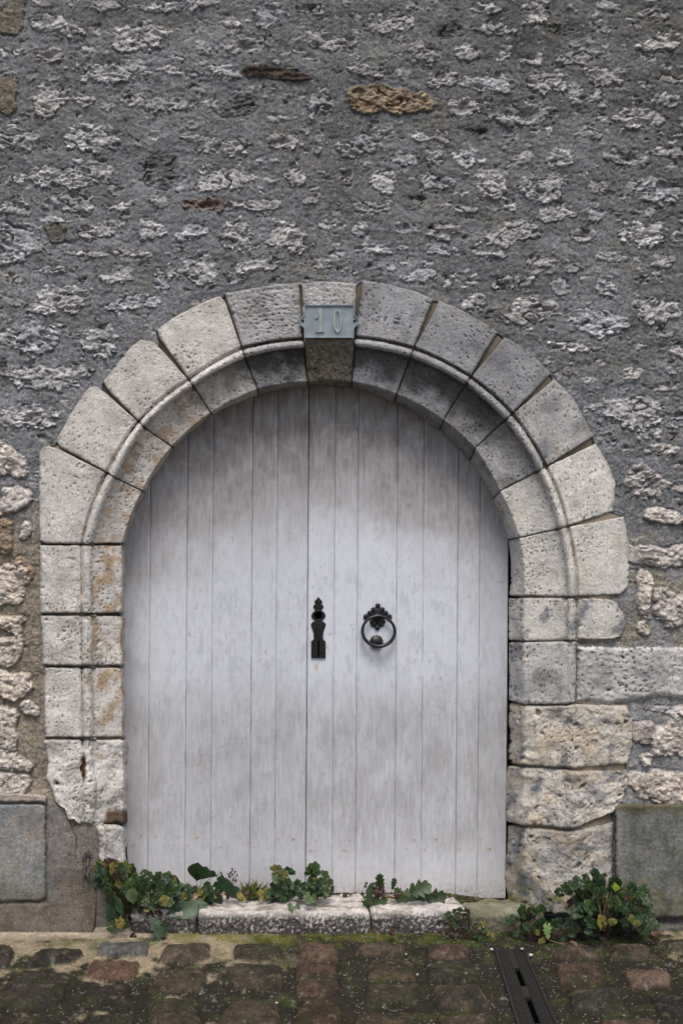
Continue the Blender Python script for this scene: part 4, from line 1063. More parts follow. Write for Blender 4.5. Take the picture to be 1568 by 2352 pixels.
while y > -3.0:
    x = -3.0+(row % 2)*.1
    while x < 3.4:
        wq, hq = rnd.uniform(.15, .2), rnd.uniform(.12, .14)
        infr = (-1.2 < x+wq/2 < 1.42) and y > -.62
        hitd = abs(x+wq/2-(.66+(-y-.1)*.0)) < .12 and False
        if not infr and all(abs(x+wq/2-c[0]) > .15 or abs(y-hq/2-c[1]) > .12 for c in cen):
            q = [(x+rnd.uniform(0, .012), y+rnd.uniform(-.01, .0)), (x+wq-rnd.uniform(0, .012), y-rnd.uniform(0, .01)), (x+wq-rnd.uniform(0, .012), y-hq+rnd.uniform(0, .01)), (x+rnd.uniform(0, .012), y-hq)]
            polys.append((q, lin(*rnd.choice([(78,68,58),(62,58,52),(88,76,66),(100,76,64),(66,60,56)]))))
        x += wq+rnd.uniform(.02, .035)
    y -= .165; row += 1
for i, (pl_, cb) in enumerate(polys):
    xs = [q[0] for q in pl_]; ys = [q[1] for q in pl_]
    x0, x1 = np.searchsorted(gxs, [min(xs)-.02, max(xs)+.02]); y0, y1 = np.searchsorted(gys, [min(ys)-.02, max(ys)+.02])
    if x1-x0 < 2 or y1-y0 < 2: continue
    sl = (slice(y0, y1), slice(x0, x1)); u, v = U[sl], Vv[sl]
    d = signed_inside(GX[sl], GY[sl], pl_).reshape(GX[sl].shape)+.008*fbm(u, v, 34, 4, 160, gain=.6)+.0022*fbm(u, v, 8, 2, 161)-.001
    m = sst(0, .006, d)
    dm = 1-np.clip(1-d/.045, 0, 1)**2.2
    hh_ = .003+.018*dm+.004*fbm(u, v, 40, 3, 162)+.0026*ridge(u, v, 34, 3, 163)+.0026*fbm(u, v, 12, 3, 172, gain=.7)
    gh[sl] = mix(gh[sl], hh_, m)-.003*np.exp(-((d+.003)/.004)**2)
    c = cb[None, None]*(.95+.9*fbm(u, v, 36, 5, 164, gain=.68)+.3*fbm(u, v, 8, 2, 165))[..., None]
    far = 1.0 if i in (2, 12, 19, 5) else 0
    c = mix(c, lin(44, 42, 36), (sst(-.05, .35, fbm(u, v, 60, 4, 166))*(.65-.5*far)).clip(0, 1)[..., None])
    c = mix(c, lin(132, 116, 98), (sst(.1, .4, fbm(u, v, 22, 5, 167, gain=.65))*.5)[..., None])
    c = mix(c, lin(58, 66, 32), (sst(-.05, .45, fbm(u, v, 45, 4, 168))*(.6-.45*far))[..., None])
    c = c*(1+.5*fbm(u, v, 7, 2, 169, gain=.8))[..., None]
    gc[sl] = mix(gc[sl], c, m[..., None]); gm[sl] = np.maximum(gm[sl], m)
    g_ = gid[sl]; g_[m > .5] = i; gid[sl] = g_
# ground hugging the wall foot and the sill
gh += .010*sst(-.05, .02, GY)
FG = gridfaces(*GX.shape)
# leave the drain's trench open
dl0, dl1 = gp(1134, 2181), gp(1186, 2352); dr0, dr1 = gp(1202, 2178), gp(1280, 2352)
ext = lambda a, b, k: (a[0]+(b[0]-a[0])*k, a[1]+(b[1]-a[1])*k)
dpoly = [dl0, dr0, ext(dr0, dr1, 3.2), ext(dl0, dl1, 3.2)]
sdd = signed_inside(GX, GY, dpoly).reshape(GX.shape)
gh = mix(gh, -.004, sst(-.012, -.001, sdd))
gh = mix(gh, -.05, sst(.004, .010, sdd)); gid = np.where(sdd > -.004, -1, gid)
gc = mix(gc, lin(44, 42, 36), sst(-.02, -.002, sdd)[..., None]*.7)
Vg = np.stack([GX, GY, gh], -1).reshape(-1, 3)
fid = gid.ravel()[FG].min(1)
pav = None
isrest = ~((fid >= 0) & (fid < ntr))
gc = mix(gc, lin(138, 140, 126), (lichen_*.6)[..., None])
gc = gc*np.array([.66, .64, .58])*(1+.45*sandm*(1-gm))[..., None]
a = submesh(Vg, FG, isrest, gc.reshape(-1, 3).clip(.004, .7), gm.ravel()*.8)
pav = mesh('pavement', a[0], a[1], M_pave, None, a[2], a[3]); pav['kind'] = 'structure'
for i in range(ntr):
    s = fid == i
    if s.sum() < 8: continue
    a = submesh(Vg, FG, s, gc.reshape(-1, 3).clip(.004, .7), gm.ravel()*.8)
    mesh('cobblestone', a[0], a[1], M_pave, pav, a[2], a[3])
# wide street beyond
v = np.array([(-60, -60, -.03), (60, -60, -.03), (60, 3, -.03), (-60, 3, -.03)], float)
g = mesh('ground', v, [(0, 1, 2, 3)], M_pave, None, lin(84, 76, 66), 0.5, smooth=False); g['kind'] = 'structure'
# loose grit
bmV, bmF, bmC = [], [], []
gr = np.random.RandomState(3)
for i in range(2600):
    px_, py_ = gr.uniform(-10, 1580), gr.uniform(2150, 2356)
    x, y_ = gp(px_, py_)
    zx = np.searchsorted(gxs, x); zy = np.searchsorted(gys, y_)
    if zx >= len(gxs) or zy >= len(gys) or gh[zy, zx] < -.02: continue
    if gm[zy, zx] > .5 and gr.rand() < .8: continue
    r = gr.uniform(.0005, .0012)*(2.4 if gr.rand() < .02 else 1)
    b = len(bmV); z = gh[zy, zx]+r*.3
    pts = [(r, 0, 0), (0, r, 0), (-r, 0, 0), (0, -r*.8, 0), (0, 0, r*.8), (0, 0, -r)]
    bmV += [(x+p[0], y_+p[1], z+p[2]) for p in pts]
    bmF += [(b, b+1, b+4), (b+1, b+2, b+4), (b+2, b+3, b+4), (b+3, b, b+4), (b+1, b, b+5), (b+2, b+1, b+5), (b+3, b+2, b+5), (b, b+3, b+5)]
    cc_ = lin(190, 178, 156)*(gr.uniform(.08, .5) if gr.rand() < .85 else .9); bmC += [cc_]*6
gt = mesh('loose_grit', np.array(bmV), np.array(bmF), M_pave, None, np.array(bmC), 1.0)
tag(gt, 'pale loose grit scattered over the cobbles', 'grit', kind='stuff')
# white flecks large enough to pick out
for (px_, py_, r) in [(402,2197,.0045),(635,2303,.0035),(932,2191,.003),(1128,2180,.005),(1198,2179,.004),(958,2238,.003),(1218,2193,.006)]:
    bm = bmesh.new(); bmesh.ops.create_icosphere(bm, subdivisions=2, radius=r)
    c0 = np.array(G(px_, py_, .012))
    vv = np.array([tuple(q.co*(1+.25*rnd.uniform(-1, 1))) for q in bm.verts])*np.array([1.2, 1, .6])+c0
    ff = [[q.index for q in p.verts] for p in bm.faces]; bm.free()
    names = {402: 'grey brown cobble in the first row', 635: 'dark cobble near the bottom edge', 932: 'worn cobble before the middle of the sill', 1128: 'ground at the left corner of the drain', 1198: 'ground at the right corner of the drain', 958: 'dark joint between second row cobbles', 1218: 'ground just right of the drain top'}
    o = mesh('pebble', vv-0*c0, ff, M_pave, None, lin(205, 200, 192), 1.0, loc=tuple(c0))
    tag(o, 'small white pebble on the '+names[px_], 'pebble', 'white pebbles on the paving')

# ================================================================ DRAIN
def lp(a, b, t): return (a[0]+(b[0]-a[0])*t, a[1]+(b[1]-a[1])*t)
drain = empty('drain_grate', (*lp(dl0, dr0, .5), 0), 'black slotted drain channel running out from the right end of the sill', 'drain')
L1, R1 = ext(dl0, dl1, 3.0), ext(dr0, dr1, 3.0)
def slabpoly(name, pts, z0, z1, mat, parent):
    n = len(pts); V = [(*p, z0) for p in pts]+[(*p, z1) for p in pts]
    Fc = [[n+i for i in range(n)]]+[(i, (i+1) % n, n+(i+1) % n, n+i) for i in range(n)]
    return mesh(name, np.array(V), Fc, mat, parent, smooth=False)
def across(t0, t1, s0, s1):   # t along, s across
    return [lp(lp(dl0, L1, t0), lp(dr0, R1, t0), s0), lp(lp(dl0, L1, t0), lp(dr0, R1, t0), s1), lp(lp(dl0, L1, t1), lp(dr0, R1, t1), s1), lp(lp(dl0, L1, t1), lp(dr0, R1, t1), s0)][::-1]
slabpoly('channel', across(0, 1, 0, 1), -.05, -.012, M_black, drain)
slabpoly('rim', across(0, 1, 0, .07), -.03, .004, M_drain, drain)
slabpoly('rim', across(0, 1, .93, 1), -.03, .004, M_drain, drain)
# slot positions along the strip from the picture
def tof(py):
    y = gp(1200, py)[1]; return (y-dl0[1])/(L1[1]-dl0[1])
sl_ = [(tof(2223), tof(2265)), (tof(2290), tof(2336+14)), (tof(2372), tof(2440))]
V, Fc = [], []
def addbox(pts, z0, z1):
    b = len(V); n = 4
    V.extend([(*p, z0) for p in pts]); V.extend([(*p, z1) for p in pts])
    Fc.append([b+n+i for i in range(n)]); Fc.extend([(b+i, b+(i+1) % n, b+n+(i+1) % n, b+n+i) for i in range(n)])
addbox(across(0, 1, .07, .44), -.02, -.001); addbox(across(0, 1, .60, .93), -.02, -.001)
pt = 0
for a_, b_ in sl_:
    addbox(across(pt, a_, .44, .60), -.02, -.0011); pt = b_
addbox(across(pt, 1, .44, .60), -.02, -.0011)
nb = 150
for i in range(nb):                                            # fine ribs across the cover
    t = (i+.5)/nb
    for s0, s1 in ((.10, .42), (.62, .90)): addbox(across(t-.0016, t+.0016, s0, s1), -.002, .0022)
for s in (.18, .26, .34, .70, .78, .85): addbox(across(0, 1, s-.012, s+.012), -.002, .0016)
mesh('slotted_cover', np.array(V), Fc, M_drain, drain, smooth=False)

# ================================================================ SILL
sill = empty('door_sill', tuple(P(726, 2140, -.05)), 'worn pale stone doorstep in several pieces under the white door', 'doorstep')
def sill_stone(x0, x1, ztop, yfront, base, seed, dark=.92, zb=.028, label=None, x0b=None, x1b=None):
    """rounded slab: v runs from the door down over the nose to the ground"""
    prof = []
    yb = YK+.05
    for t in np.linspace(0, 1, 40): prof.append((mix(yb, yfront+.02, t), mix(zb, ztop, t**.8)))
    for t in np.linspace(0, math.pi/2, 14)[1:]: prof.append((yfront+.02-.02*math.sin(t), ztop-.022*(1-math.cos(t))))
    for t in np.linspace(0, 1, 26)[1:]: prof.append((yfront+.004*t, (ztop-.022)*(1-t)-.03*t))
    prof = np.array(prof)
    a = P(x0, 2090, yfront)[0]; b = P(x1, 2090, yfront)[0]
    nu = int((b-a)/.0036); us = np.linspace(a, b, nu)
    Xg, Yg = np.meshgrid(us, prof[:, 0]); Zg = np.repeat(prof[:, 1:2], nu, 1)
    sp = np.r_[0, np.cumsum(np.hypot(*np.diff(prof, axis=0).T))]*S
    UU, VV = np.meshgrid(us*S+seed*91, sp)
    dsp = .014*fbm(UU, VV, 110, 3, seed)+.005*ridge(UU, VV, 40, 3, seed+1)+.0025*fbm(UU, VV, 12, 3, seed+2)
    e = np.minimum(UU-UU[:, :1], UU[:, -1:]-UU)+3*fbm(UU, VV, 20, 2, seed+4)
    dsp -= .010*np.clip(1-e/9, 0, 1)**2
    ny = np.gradient(prof[:, 0]); nz = np.gradient(prof[:, 1]); ln = np.hypot(ny, nz)
    Ny, Nz = nz/ln, -ny/ln
    Yg = Yg+Ny[:, None]*dsp; Zg = Zg+Nz[:, None]*dsp
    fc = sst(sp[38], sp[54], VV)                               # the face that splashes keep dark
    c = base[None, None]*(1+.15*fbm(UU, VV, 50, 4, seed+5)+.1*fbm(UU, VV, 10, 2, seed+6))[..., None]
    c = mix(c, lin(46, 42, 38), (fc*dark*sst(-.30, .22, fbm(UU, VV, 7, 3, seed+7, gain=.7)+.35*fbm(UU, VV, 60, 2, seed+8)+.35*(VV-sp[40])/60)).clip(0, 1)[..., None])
    c = mix(c, lin(108, 104, 74), ((1-fc)*sst(-.08, .26, fbm(UU, VV, 40, 5, seed+9, ax=2, gain=.6))*.72)[..., None])
    c = mix(c, lin(60, 66, 28), (fc*sst(sp[-14], sp[-4], VV)*sst(-.2, .2, fbm(UU, VV, 30, 3, seed+11))*.8)[..., None])
    c = mix(c, lin(96, 88, 78), ((1-fc)*sst(.15, .45, fbm(UU, VV, 22, 3, seed+10, ax=2))*.4)[..., None])
    ends = [np.stack([Xg[:, :1], Yg[:, :1]+.0, Zg[:, :1]-.0], -1)]
    Vx = np.stack([Xg, Yg, Zg], -1)
    e0 = Vx[:, :1]+np.array([.004, .03, -.03]); e1 = Vx[:, -1:]+np.array([-.004, .03, -.03])
    Vx = np.concatenate([e0, Vx, e1], 1); c = np.concatenate([c[:, :1], c, c[:, -1:]], 1)
    o = mesh('sill_stone', Vx.reshape(-1, 3), gridfaces(*Vx.shape[:2])[:, ::-1], M_ashlar, sill, c.reshape(-1, 3).clip(.01, .8), .6)
    if label: o['label'] = label
SB = lin(200, 192, 186)
sill_stone(300, 452, .070, -.045, SB*.98, 401)
sill_stone(455, 851, .072, -.05, SB, 411)
sill_stone(853, 1075, .074, -.045, SB*1.03, 421)
sill_stone(1079, 1250, .068, -.035, lin(134, 132, 112), 431, dark=.45, zb=-.004, label='smooth greenish cement end of the sill')
# dirt and moss gathered on the sill against the door
dx = np.arange(-.66, .60, .006); dy = np.linspace(-.0, 1, 10)
DX, DY = np.meshgrid(dx, dy)
wd = .028+.022*fbm(DX*S, DX*0, 60, 3, 440)
Yd = YK-.0-wd*DY; Zd = .034+(.014*(1-DY)**.7+.006*fbm(DX*S, DY*30, 9, 3, 441))*sst(.60, .45, DX)-.003*DY
c = mix(lin(46, 34, 24), lin(70, 78, 32), sst(-.1, .3, fbm(DX*S, DY*30, 20, 3, 442))[..., None])
o = mesh('soil', np.stack([DX, Yd, Zd], -1).reshape(-1, 3), gridfaces(*DX.shape), M_pave, None, c.reshape(-1, 3), .0)
tag(o, 'dark soil and moss caught between the sill and the door', 'soil', kind='stuff')

#PLANTS
def nrmz(v): v = np.array(v, float); return v/max(np.linalg.norm(v), 1e-9)
PROF = dict(ovate=lambda t: .40*math.sin(math.pi*min(1, t**.72)), round=lambda t: .52*math.sin(math.pi*t**1.25)**.8 if 0 < t < 1 else 0.0,
            lobe=lambda t: .36*math.sin(math.pi*t**1.7)**.75 if 0 < t < 1 else 0.0, blade=lambda t: .085*math.sin(math.pi*min(1, t**.6)),
            lance=lambda t: .17*math.sin(math.pi*min(1, t**.8))*(1+.12*math.sin(t*26)),
            tooth=lambda t: (.07+.22*t**1.1*(1-t)**.35*2.0)*(.55+.75*((t*4.4) % 1))*(1-t**9))
class Leaves:
    def __init__(s): s.V, s.F, s.C = [], [], []
    def leaf(s, base, d, nrm, L, shape, col, fold=.25, curl=.3, n=8):
        d = nrmz(d); nrm = nrmz(np.array(nrm)-d*np.dot(nrm, d)); side = np.cross(d, nrm); w_ = PROF[shape]
        if shape == 'tooth': n = 26
        if shape == 'lance': n = 12
        b = len(s.V); tw = rnd.uniform(-.3, .3)
        for i in range(n+1):
            t = i/n; wd = w_(max(0.0, min(1.0, t)))*L
            ctr = np.array(base)+d*L*t*(1-.12*curl*t)-nrm*curl*L*t*t*.5
            for k in (-1, -.5, 0, .5, 1):
                p = ctr+side*wd*k+nrm*(abs(k)*wd*fold+wd*k*tw*t+.05*L*math.sin(7*t+k*3)*abs(k)*.4)
                s.V.append(p)
                v = .82 if k == 0 else 1.0
                s.C.append(np.array(col)*v*(1+.12*math.sin(9*t+k)))
        for i in range(n):
            for k in range(4):
                a = b+i*5+k; s.F.append((a, a+1, a+6, a+5))
    def lobed(s, base, d, nrm, L, col, shape='lobe', spread=.75, nl=3, **k):
        d = nrmz(d); nrm = nrmz(nrm)
        for j in range(nl):
            a = (j-(nl-1)/2)*spread
            dd = d*math.cos(a)+np.cross(nrm, d)*math.sin(a)
            s.leaf(base, dd, nrm+np.array([rnd.uniform(-.1, .1) for _ in range(3)]), L*(1 if abs(a) < .1 else .85), shape, col, **k)
    def compound(s, base, d, nrm, L, col, stems=None, pairs=2):
        d = nrmz(d); nrm = nrmz(np.array(nrm)-d*np.dot(nrm, d)); side = np.cross(d, nrm); base = np.array(base)
        tip = base+d*L*.55
        s.lobed(tip, d, nrm, L*.5, col, spread=.8)
        for q in range(pairs):
            t = .20+.30*q; p = base+d*L*t
            for sg in (-1, 1):
                dd = d*.45+side*sg*.9+nrm*rnd.uniform(-.2, .2)
                s.lobed(p+dd*L*.06, dd, nrm, L*(.30+.10*q), col*rnd.uniform(.85, 1.15), spread=.8)
        if stems is not None: stems.tube([base, base+d*L*.6], .0007, col*.8)
    def tube(s, pts, r, col, m=5):
        pts = [np.array(p, float) for p in pts]; b = len(s.V)
        for i, p in enumerate(pts):
            t = nrmz(pts[min(i+1, len(pts)-1)]-pts[max(i-1, 0)]); a = nrmz(np.cross(t, (.3, 1, .2))); c = np.cross(t, a)
            rr = r*(1-.45*i/max(1, len(pts)-1))
            for j in range(m):
                an = 2*math.pi*j/m; s.V.append(p+a*rr*math.cos(an)+c*rr*math.sin(an)); s.C.append(np.array(col))
        for i in range(len(pts)-1):
            for j in range(m):
                j2 = (j+1) % m; s.F.append((b+i*m+j, b+i*m+j2, b+(i+1)*m+j2, b+(i+1)*m+j))
    def stem(s, a, b, r, col, sag=.2):
        a = np.array(a); b = np.array(b); L = np.linalg.norm(b-a)
        s.tube([a+(b-a)*t+np.array([0, -.25*L*math.sin(math.pi*t)*.4, L*sag*math.sin(math.pi*t)]) for t in np.linspace(0, 1, 7)], r, col)
    def ball(s, c, r, col):
        b = len(s.V)
        for th in (0.5, 1.1, 1.8, 2.6):
            for j in range(6):
                a = j*math.pi/3+th; s.V.append(np.array(c)+r*np.array([math.sin(th)*math.cos(a), math.sin(th)*math.sin(a), math.cos(th)])); s.C.append(np.array(col))
        for i in range(3):
            for j in range(6):
                j2 = (j+1) % 6; s.F.append((b+i*6+j, b+(i+1)*6+j, b+(i+1)*6+j2, b+i*6+j2))
        s.F.append((b, b+1, b+2, b+3, b+4, b+5))
    def out(s, name, parent): return mesh(name, np.array(s.V), s.F, M_leaf, parent, np.array(s.C).clip(.002, .8)) if s.V else None
GRN = np.array([.026, .050, .011]); DGR = np.array([.014, .036, .012]); LGR = np.array([.052, .090, .024]); YEL = np.array([.19, .16, .03]); BRN = np.array([.065, .032, .018]); BLG = np.array([.022, .045, .018]); TAN = np.array([.28, .20, .11])
def pickcol(yellow=.08, brown=.04, base=(GRN, DGR, LGR, GRN)):
    r = rnd.random()
    if r < yellow: return YEL*rnd.uniform(.6, 1.0)
    if r < yellow+brown: return BRN*rnd.uniform(.6, 1.2)
    return base[rnd.randrange(len(base))]*rnd.uniform(.75, 1.3)
def plant(name, label, cat, root, build):
    e = empty(name, tuple(root), label, cat)
    lv, st = Leaves(), Leaves(); build(np.array(root), lv, st)
    lv.out('leaves', e); st.out('stems', e); return e
def facing(): return (rnd.uniform(-.55, .55), -1.0, rnd.uniform(.15, .95))
def D2(px, py, y): return P(px, py, y)
def updir(a): return (math.sin(a), rnd.uniform(-.25, .05), math.cos(a))
def scatter(region, n, y0, y1):
    """region: list of ellipses (cx, cy, rx, ry); nearer depths to the bottom"""
    for _ in range(n):
        cx, cy, rx, ry = region[rnd.randrange(len(region))]
        a = rnd.uniform(0, 6.283); r = math.sqrt(rnd.random())
        yield cx+rx*r*math.cos(a), cy+ry*r*math.sin(a), rnd.uniform(y0, y1)

# large mixed clump in the left corner
def b1(root, lv, st):
    for px, py, y in scatter([(265,2035,38,40),(300,2050,50,45),(345,2050,40,34),(300,2085,46,34),(375,2062,30,20),(250,2010,22,24)], 150, -.085, .02):
        c = pickcol(.09, .10); q = D2(px, py, y); a = math.atan2(px-290, 2110-py)+rnd.uniform(-.7, .7)
        st.stem(root, q, .0010, BRN*.7 if rnd.random() < .4 else LGR*.8, .05)
        lv.compound(q, updir(a), facing(), rnd.choice([.026, .034, .042, .056]), c, st)
    for px, py, a, L in [(262,2055,2.7,.085),(252,2068,2.95,.095),(240,2010,-.5,.06),(300,2030,2.4,.05),(330,2070,2.1,.06)]:
        lv.leaf(D2(px, py, -.07), (math.sin(a), -.1, math.cos(a)), (.3, -1, .3), L, 'lance', BLG*rnd.uniform(.9, 1.4), .3, .2)
    lv.leaf(D2(300, 2040, -.095), (math.sin(2.9), -.3, math.cos(2.9)), (-.2, -1, .5), .052, 'ovate', LGR*.8, .15, .2)
    for px, py in [(252,2112),(288,2106),(270,2104)]:
        q = D2(px, py, -.085); st.stem(root, q, .0009, GRN*.6, .1); lv.compound(q, updir(rnd.uniform(2.6, 3.6)), facing(), .042, pickcol(.1, 0), st)
    for px, py, y in scatter([(270,2010,28,18),(262,2035,20,16)], 30, -.05, .02):
        lv.ball(D2(px, py, y), rnd.uniform(.0018, .0034), BRN*rnd.uniform(.5, 1.0))
    for px, py, y in scatter([(300,2075,40,30),(330,2090,40,22)], 40, -.05, .01):
        a = rnd.uniform(0, 6.28); lv.leaf(D2(px, py, y), (math.sin(a), -.2, math.cos(a)), facing(), rnd.uniform(.02, .034), 'ovate', pickcol(.05, .35, (DGR, DGR, BLG)), .3, .5)
    for k in range(16):
        q = D2(rnd.uniform(250, 345), rnd.uniform(2085, 2140), rnd.uniform(-.06, -.02)); st.stem(root, q, .0008, BRN*.5, -.1)
    st.tube([D2(292,2100,-.085), D2(293,2125,-.08), D2(300,2140,-.075), D2(302,2152,-.07)], .0009, TAN*.5)
    for k in range(5): lv.leaf(D2(300+k*3, 2148+k % 2*3, -.075), updir(rnd.uniform(0, 6)), facing(), .014, 'ovate', BRN*.5, .4, .8)
plant('weed_clump', 'large dense clump of mixed dark green weeds in the left corner of the doorway', 'plant', D2(300, 2110, -.01), b1)
def b2(root, lv, st):
    for px, py, a, L, sh, c in [(352,2108,2.45,.030,'tooth',BLG*1.1)]:
        pass
    lv.leaf(D2(345, 2105, -.075), (.55, -.35, -.75), (.2, -1, .45), .092, 'tooth', BLG*1.25, .1, .25)
    lv.leaf(D2(350, 2110, -.075), (.8, -.2, -.55), (.1, -1, .5), .07, 'tooth', BLG*1.0, .1, .3)
    for k in range(9): lv.leaf(D2(345+rnd.uniform(-8, 26), 2095+rnd.uniform(-6, 18), -.065), updir(rnd.uniform(1.2, 3)), facing(), .022, 'ovate', BRN*rnd.uniform(.6, 1.3), .4, .8)
plant('drooping_weed', 'drooping blue green lobed leaf hanging over the left end of the sill', 'plant', D2(340, 2112, -.055), b2)
def b3(root, lv, st):
    lv.leaf(D2(287, 1992, .10), (.10, -.02, 1), (-.55, -1, .1), .085, 'blade', DGR*1.4, .5, .05)
    lv.leaf(D2(289, 1990, .10), (.02, -.06, 1), (.6, -1, .1), .070, 'blade', DGR*1.2, .5, .05)
plant('blade_leaf', 'tall upright narrow green leaf against the lower left edge of the door', 'plant', D2(288, 1992, .10), b3)
def b4(root, lv, st):
    L_ = [(452,2024,.05,.068,'round',GRN*.62),(463,2020,.35,.050,'round',DGR*1.1),(482,2016,.5,.030,'round',DGR*1.2),(400,2036,-.9,.0,'round',DGR),
          (418,2034,-1.35,.060,'round',GRN*.6),(395,2032,-.5,.03,'round',DGR),(475,2060,.8,.036,'round',GRN*.7),(470,2085,.2,.052,'round',DGR*1.3),(490,2072,.9,.040,'round',GRN*.7),
          (455,2050,1.4,.034,'round',GRN),(478,2040,-.3,.026,'round',LGR*.8)]
    for px, py, a, L, sh, c in L_:
        if L <= 0: continue
        q = D2(px, py, rnd.uniform(.02, .07)); st.stem(root, q, .0014, LGR*.6, .02)
        lv.leaf(q, (math.sin(a), -.15, math.cos(a)), (rnd.uniform(-.3, .3), -1, rnd.uniform(.0, .35)), L, sh, c, .12, .15)
    lv.leaf(D2(480, 2078, -.02), (-1, -.25, -.12), (0, -1, .75), .165, 'lance', BLG*1.6, .2, .25)
    lv.leaf(D2(470, 2072, .0), (-1, -.1, .12), (0, -1, .9), .15, 'lance', LGR*.6, .2, .15)
    lv.leaf(D2(400, 2052, .05), (1, 0, .1), (0, -1, .9), .10, 'lance', GRN*.9, .3, .2)
    for px, py, y in scatter([(405,2052,30,12),(385,2062,24,10),(440,2055,30,10)], 22, -.02, .06):
        lv.lobed(D2(px, py, y), updir(rnd.uniform(-1.5, 1.5)), facing(), rnd.uniform(.014, .024), pickcol(.38, .12), spread=.8)
    st.tube([root, D2(456,2078,-.03), D2(455,2092,-.055), D2(454,2108,-.055), D2(455,2125,-.055)], .0013, BRN*.4)
    for px, py, y in scatter([(395,2040,34,18),(430,2058,30,12),(470,2064,30,12)], 40, -.0, .08):
        lv.compound(D2(px, py, y), updir(rnd.uniform(-1.3, 1.3)), facing(), rnd.choice([.024, .032, .042]), pickcol(.12, .08), st) if rnd.random() < .6 else lv.leaf(D2(px, py, y), updir(rnd.uniform(-1.4, 1.4)), facing(), rnd.uniform(.024, .042), rnd.choice(['round', 'lance', 'tooth']), pickcol(.08, .1, (GRN, DGR, BLG)), .2, .2)
    for k in range(5): lv.leaf(D2(425+rnd.uniform(0, 26), 2058+rnd.uniform(0, 6), .0), updir(rnd.uniform(0, 6)), facing(), .022, 'ovate', TAN*.9, .4, .8)
plant('broad_leaf_weed', 'broad rounded dark green leaves on the sill left of the red brown seed heads', 'plant', D2(455, 2060, .08), b4)
def b5(root, lv, st):
    for px, py, a, L in [(520,2052,.1,.050),(528,2060,.9,.042),(512,2050,-.5,.034),(500,2040,-.3,.026),(532,2062,.5,.045),(508,2030,0,.03)]:
        lv.leaf(D2(px, py, rnd.uniform(.02, .06)), (math.sin(a), -.12, math.cos(a)), facing(), L, 'round', DGR*rnd.uniform(1.1, 1.6), .15, .2)
    for px, py in [(508,2006),(512,2012),(527,2013),(530,2004),(535,2008),(540,2004),(543,2012),(536,2020),(541,2022),(520,2018),(533,1998),(525,2008),(498,2012)]:
        q = D2(px, py, .08); st.stem(root, q, .0008, BRN*1.2, .0)
        for k in range(6): lv.ball(q+np.array([rnd.uniform(-.004, .004) for _ in range(3)]), rnd.uniform(.0016, .003), np.array([.085, .018, .014])*rnd.uniform(.6, 1.3))
    for k in range(8): lv.leaf(D2(rnd.uniform(498, 545), rnd.uniform(2040, 2066), .05), updir(rnd.uniform(-1.5, 1.5)), facing(), .018, 'ovate', BRN*rnd.uniform(.5, 1.3), .4, .6)
    lv.lobed(D2(545, 2062, .02), (.6, -.2, .6), facing(), .024, YEL*1.1); lv.lobed(D2(552, 2064, .02), (.9, -.2, .1), facing(), .02, YEL*.9)
plant('seed_head_weed', 'small weed with dark red brown seed heads between the broad leaves and the grass tuft', 'plant', D2(525, 2064, .09), b5)
def b6(root, lv, st):
    for k in range(150):
        px = rnd.gauss(580, 17); a = rnd.uniform(-.9, .9); L = rnd.uniform(.025, .066)*(1 if abs(px-580) < 22 else .7)
        lv.leaf(D2(px, rnd.uniform(2056, 2066), rnd.uniform(.07, .13)), (math.sin(a), rnd.uniform(-.5, .1), math.cos(a)), facing(), L, 'blade', mix(GRN, YEL, rnd.random()**2*.7)*rnd.uniform(.8, 1.6)*np.array([1.2, 1.1, 1]), .3, rnd.uniform(.2, 1.0), n=6)
    for k in range(40):
        lv.leaf(D2(rnd.uniform(548, 625), rnd.uniform(2052, 2068), rnd.uniform(.05, .10)), updir(rnd.uniform(-1.6, 1.6)), facing(), rnd.uniform(.010, .02), 'ovate', pickcol(.2, .5), .3, .6)
    for px, py in [(600,2056),(612,2052),(606,2060),(622,2060)]: lv.lobed(D2(px, py, .04), updir(rnd.uniform(-1, 1)), facing(), .022, YEL*rnd.uniform(.8, 1.1))
plant('grass_tuft', 'short green grass tuft at the door foot between the seed heads and the lobed plant', 'grass', D2(582, 2064, .11), b6)
def lob(regs, n, L0, L1, ydeps, yel=.06, rootpx=None):
    def f(root, lv, st):
        for px, py, y in scatter(regs, n, *ydeps):
            q = D2(px, py, y); st.stem(root, q, .0010, pickcol(.1, .4)*.8, .04)
            a = math.atan2(px-rootpx[0], rootpx[1]-py)+rnd.uniform(-.8, .8)
            c = pickcol(yel, .03, (GRN, LGR*.7, GRN*1.2, DGR))
            lv.lobed(q, updir(a), facing(), rnd.uniform(L0, L1)*.62, c, spread=.85, nl=rnd.choice([3, 3, 5]), fold=.15)
            for sg in (-1, 1):
                lv.lobed(q-np.array(updir(a))*.006+np.array([sg*.006, 0, 0]), updir(a+sg*1.3), facing(), rnd.uniform(L0, L1)*.42, c*.95, spread=.8, fold=.15)
    return f
def b7(root, lv, st):
    lob([(645,2040,22,22),(672,2050,24,20),(650,2055,30,14)], 26, .034, .046, (.0, .09), .0, (665, 2064))(root, lv, st)
    for px, py in [(628,2002),(640,2000),(632,2016),(650,2012),(642,2024)]:
        q = D2(px, py, .07); st.stem(root, q, .0009, BRN, .0)
        lv.lobed(q, updir(rnd.uniform(-.8, .8)), facing(), .026, mix(LGR, YEL, .5), spread=.85, fold=.15); lv.lobed(q, updir(rnd.uniform(1.4, 2.4)), facing(), .022, mix(GRN, YEL, .3), spread=.85, fold=.15)
    for px, py in [(660,2006),(668,2010)]: lv.lobed(D2(px, py, .08), updir(0), facing(), .026, DGR*1.4, spread=.85)
    lv.lobed(D2(675, 2082, -.03), (0, -.6, -.5), (0, -1, .8), .028, LGR*.9, spread=.9, nl=5)
